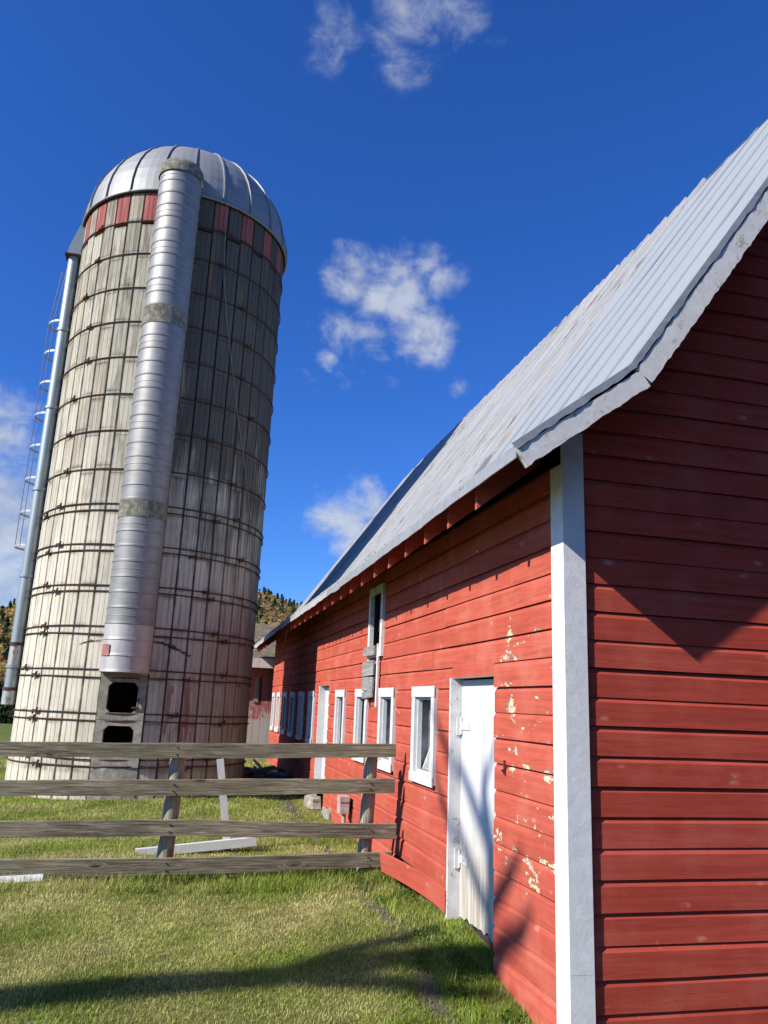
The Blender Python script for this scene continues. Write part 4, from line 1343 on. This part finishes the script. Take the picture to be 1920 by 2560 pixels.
for k, (x, y, h, lab) in enumerate(((-1.5, -19, 12, "first tree added out of view to darken the gable"), (5, -17, 13, "second tree added out of view to darken the gable"), (11, -18, 14, "third tree added out of view to darken the gable"), (17, -16, 13, "fourth tree added out of view to darken the gable"), (23, -13, 13, "fifth tree added out of view to darken the gable"), (28, -8, 12, "last tree added out of view to darken the gable"))):
    t = thing("added_tree", lab, "tree", (x, y, -.45), "unseen tree row added to darken the gable")  # unseen row behind the camera, added to block low sky light from the gable
    cs = [(x + rs.uniform(-2.6, 2.6), y + rs.uniform(-2.0, 2.0), rs.uniform(.25, .95) * h) for _ in range(16)]
    v, f, c = leafcloud(5200, cs, [[1.9, 1.9, 1.7]] * 16, .34, 60 + k, [(.035, .055, .015), (.06, .07, .02), (.11, .075, .02), (.045, .06, .02)])
    o = link("crown", np_mesh("crown", v, f.ravel(), 4, c, M_leaf), t); o.location = -t.location
    m_ = MB(); m_.tube([(x, y, -.6), (x + .1, y, h * .3), (x, y + .2, h * .8)], [.28, .22, .06], 10); kid(m_, "trunk", M_bark, t, True)

# ------------------------------------------------------------------ forest on the hill
V_, C_ = [], []
rg = np.random.default_rng(4)
PAL = np.array([(.21, .125, .040), (.24, .14, .035), (.27, .125, .035), (.19, .135, .05), (.17, .13, .065), (.12, .11, .04), (.09, .10, .03), (.20, .085, .04), (.17, .145, .05), (.14, .105, .065)])
def crowd(n, a0, a1, r0, r1):
    for _ in range(n):
        a = rg.uniform(a0, a1); r = math.sqrt(rg.uniform(r0 * r0, r1 * r1))
        h0 = float(hill_h(r, a)); s = rg.uniform(1.7, 3.6)
        p = np.array((CAM.x + r * math.sin(R(a)), CAM.y + r * math.cos(R(a)), h0))
        conif = rg.random() < .09
        m = 44
        d = rg.normal(size=(m, 3)); d /= np.linalg.norm(d, axis=1)[:, None]
        d[:, 2] = np.abs(d[:, 2]) * 1.0 - .25
        lob = 1 + .35 * np.sin(d[:, 0] * 5 + rg.uniform(0, 6)) * np.cos(d[:, 1] * 5 + rg.uniform(0, 6))
        rad = (s * rg.uniform(.72, 1.05, m) * lob)[:, None]
        if conif:
            c0 = d * rad; tz = rg.random(m); c0[:, :2] *= (.75 * (1.05 - tz))[:, None]; c0[:, 2] = tz * s * 3.0
            cc = np.array((.05, .085, .035)) * rg.uniform(.7, 1.4)
        else:
            c0 = d * rad * (1, 1, 1.1); c0[:, 2] += s * .9
            cc = PAL[rg.integers(0, len(PAL))] * rg.uniform(1.9, 2.6) * .65 + np.array((.42, .29, .10)) * .35 * rg.uniform(.9, 1.1)
        c0 += p
        nr = d + .7 * rg.normal(size=(m, 3)); nr /= np.linalg.norm(nr, axis=1)[:, None]
        u = np.cross(nr, rg.normal(size=(m, 3))); u /= np.linalg.norm(u, axis=1)[:, None]
        w_ = np.cross(nr, u); sz = (s * rg.uniform(.20, .40, m))[:, None]
        V_.append(np.stack([c0 - u * sz, c0 - w_ * sz * .8, c0 + u * sz, c0 + w_ * sz * .8], 1).reshape(-1, 3))
        C_.append(np.repeat(np.clip(cc[None] * rg.uniform(.78, 1.18, (m, 1)), .005, 1), 4, 0))
crowd(3600, -18, -8, 150, 770)
crowd(3800, 2, 12, 150, 770)
V_ = np.concatenate(V_)
me = np_mesh("hillside_forest", V_, np.arange(len(V_)), 4, np.concatenate(C_), M_leaf)
tag(link("hillside_forest", me), "autumn woods in orange, ochre and dark green covering the far hillside", "forest", kind='stuff')

# ------------------------------------------------------------------ grass
def patch(x, y, seed):
    r = np.random.default_rng(seed); s = np.zeros_like(x)
    for i in range(7):
        k = r.normal(size=2) * (1.0 + i * .9); s += np.sin(x * k[0] + y * k[1] + r.uniform(0, 6.28)) / (1 + .35 * i)
    return s / 2.6
def blades(n, x0, x1, y0, y1, hmin, hmax, wd, seed, keep=None, hscale=None):
    r = np.random.default_rng(seed)
    x = r.uniform(x0, x1 + (.12 if x1 == 0 else 0), n); y = r.uniform(y0, y1, n)
    ok = ((x < -.02) | ((x < .12) & (y > 1.33) & (y < 2.43))) & (np.hypot(x - SC.x, y - SC.y) > SRAD + .03)
    soil = np.exp(-((x + .55 + .07 * np.sin(y * 2.3)) / .10) ** 2)
    ok &= r.random(n) > soil * np.clip(.45 + .8 * patch(x * 2, y * 2.2, 5), .1, .95)
    bare = patch(x * 1.3, y * 1.3, 31)
    near = (x > -.55)
    ok &= ~(near & (bare > .25) & (r.random(n) < .75))
    if keep is not None: ok &= keep(x, y)
    x, y = x[ok], y[ok]; n = len(x)
    z = gz(x, y) - .004
    dry = np.clip(.52 + .65 * patch(x, y, 2) + .25 * patch(x * 3, y * 3, 7) + r.normal(0, .22, n), 0, 1)
    lush = np.clip((y - 3.3) / .8, 0, 1) * np.clip((4.6 - y) / .5, 0, 1)
    lush = np.maximum(lush, np.clip((x + .9) / .5, 0, 1) * .8)
    lush = np.maximum(lush, np.clip((y - 4.5) / 2, 0, 1) * .5)
    dry = np.clip(dry - lush * .5, 0, 1)
    h = r.uniform(hmin, hmax, n) * (1 + lush * .45) * (1 - .25 * dry)
    if hscale is not None: h *= hscale(x, y)
    ang = r.uniform(0, 2 * np.pi, n); lean = np.abs(r.normal(0, .55, n)) + .15
    dx, dy = np.cos(ang), np.sin(ang)
    w_ = wd * r.uniform(.7, 1.3, n)
    px, py = -dy * w_, dx * w_
    b0 = np.stack([x - px, y - py, z], 1); b1 = np.stack([x + px, y + py, z], 1)
    mz = h * .6 * np.cos(lean * .6); ml = h * .6 * np.sin(lean * .6)
    m0 = np.stack([x + dx * ml - px * .75, y + dy * ml - py * .75, z + mz], 1); m1 = np.stack([x + dx * ml + px * .75, y + dy * ml + py * .75, z + mz], 1)
    tl = ml + h * .45 * np.sin(lean * 1.5); tz = mz + h * .45 * np.cos(np.minimum(lean * 1.5, 1.9))
    tp = np.stack([x + dx * tl, y + dy * tl, z + np.maximum(tz, .01)], 1)
    v = np.stack([b0, b1, m1, m0, tp], 1).reshape(-1, 3)
    i0 = np.arange(n) * 5
    tri = np.stack([i0, i0 + 1, i0 + 2, i0, i0 + 2, i0 + 3, i0 + 3, i0 + 2, i0 + 4], 1).ravel()
    green = np.array((.33, .43, .07)); yel = np.array((.76, .69, .30)); dk = np.array((.10, .17, .02))
    gcol = green[None] * (1 - r.uniform(0, .55, n)[:, None]) + dk[None] * r.uniform(0, .5, n)[:, None]
    c = gcol * (1 - dry[:, None]) + yel[None] * dry[:, None] * r.uniform(.45, 1.3, n)[:, None]
    c = c * np.clip(1 + .22 * patch(x * 4, y * 4, 51) + r.normal(0, .22, n), .35, 1.7)[:, None]
    c = np.minimum(c, .85)
    return v, tri, np.repeat(c, 5, 0)
parts = [blades(190000, -4.6, 0, -.4, 3.2, .018, .046, .0024, 1),
         blades(90000, -5.4, 0, 3.2, 6.5, .022, .055, .0028, 2),
         blades(60000, -6.5, 0, 6.5, 13, .025, .06, .0040, 3),
         blades(14000, -4.6, 0, 3.55, 4.30, .045, .11, .0030, 4, lambda x, y: patch(x * 2, y, 3) > -.5),
         blades(9000, -.50, 0, -.2, 4.5, .04, .10, .0032, 5, lambda x, y: patch(x * 3, y * 1.8, 9) > .15),
         blades(60000, -4.6, 0, -.4, 6.0, .035, .075, .0028, 14, lambda x, y: patch(x * 5, y * 5, 41) > .70),
         blades(1500, -2.85, -2.35, 3.9, 4.4, .05, .12, .0030, 15), blades(1500, -.65, -.2, 3.9, 4.4, .05, .12, .0030, 16),
         blades(55000, -7.5, -4.6, -.4, 3.2, .02, .05, .0030, 21), blades(26000, -8.0, -5.4, 3.2, 6.5, .022, .055, .0034, 22),
         blades(26000, -12, -5.4, 4, 22, .05, .11, .008, 6),
         blades(5000, -1.2, 0, 16.0, 19, .05, .12, .008, 8)]
vo = 0; VV, TT, CC = [], [], []
for (v, t, c) in parts:
    VV.append(v); TT.append(t + vo); CC.append(c); vo += len(v)
me = np_mesh("lawn_grass", np.concatenate(VV), np.concatenate(TT), 3, np.concatenate(CC), M_blade)
tag(link("lawn_grass", me), "short green and straw coloured lawn grass around fence, silo and barn", "grass", kind='stuff')

# broad-leaved weeds at the wall foot
wv, wf, wc = [], [], []; o_ = 0
for k in range(26):
    wx, wy = rs.uniform(-.55, -.06), rs.choice((rs.uniform(.6, 2.6), rs.uniform(1.2, 2.2), rs.uniform(2.9, 4.1)))
    zc_ = float(gz(np.array(wx), np.array(wy)))
    v, f, c = leafcloud(90, [(wx, wy, zc_ + .03)], [[.09, .09, .05]], .013, 100 + k, [(.07, .16, .02), (.10, .20, .03), (.05, .11, .015)])
    wv.append(v); wf.append(f + o_); wc.append(c); o_ += len(v)
me = np_mesh("weeds", np.concatenate(wv), np.concatenate(wf).ravel(), 4, np.concatenate(wc), M_blade)
tag(link("weeds", me), "low leafy green weeds along the foot of the barn wall", "weeds", kind='stuff')

# gravel of the drip line
r = np.random.default_rng(12); n = 2600
gyv = r.uniform(-.6, 13, n); gxv = -.55 - .07 * np.sin(gyv * 2.3) + r.normal(0, .055, n)
gs = r.uniform(.005, .020, n) * (patch(gxv * 2, gyv * 2.2, 5) > -.05)
kp = gs > 0; gxv, gyv, gs = gxv[kp], gyv[kp], gs[kp]; n = len(gs)
sm = np.array([(1, 0, 0), (-1, 0, 0), (0, 1, 0), (0, -1, 0), (0, 0, 1), (.0, 0, -1)], float)
tf = np.array([(0, 2, 4), (2, 1, 4), (1, 3, 4), (3, 0, 4), (2, 0, 5), (1, 2, 5), (3, 1, 5), (0, 3, 5)])
jit = 1 + r.uniform(-.3, .3, (n, 6, 1))
v = sm[None] * jit * gs[:, None, None] * np.array((1.2, 1, .6)) + np.stack([gxv, gyv, gz(gxv, gyv) + .004], 1)[:, None, :]
f = tf[None] + (np.arange(n) * 6)[:, None, None]
me = np_mesh("gravel", v.reshape(-1, 3), f.reshape(-1), 3, None, M_gravel)
tag(link("gravel", me), "dark crumbly gravel along the drip line of the barn roof", "gravel", kind='stuff')
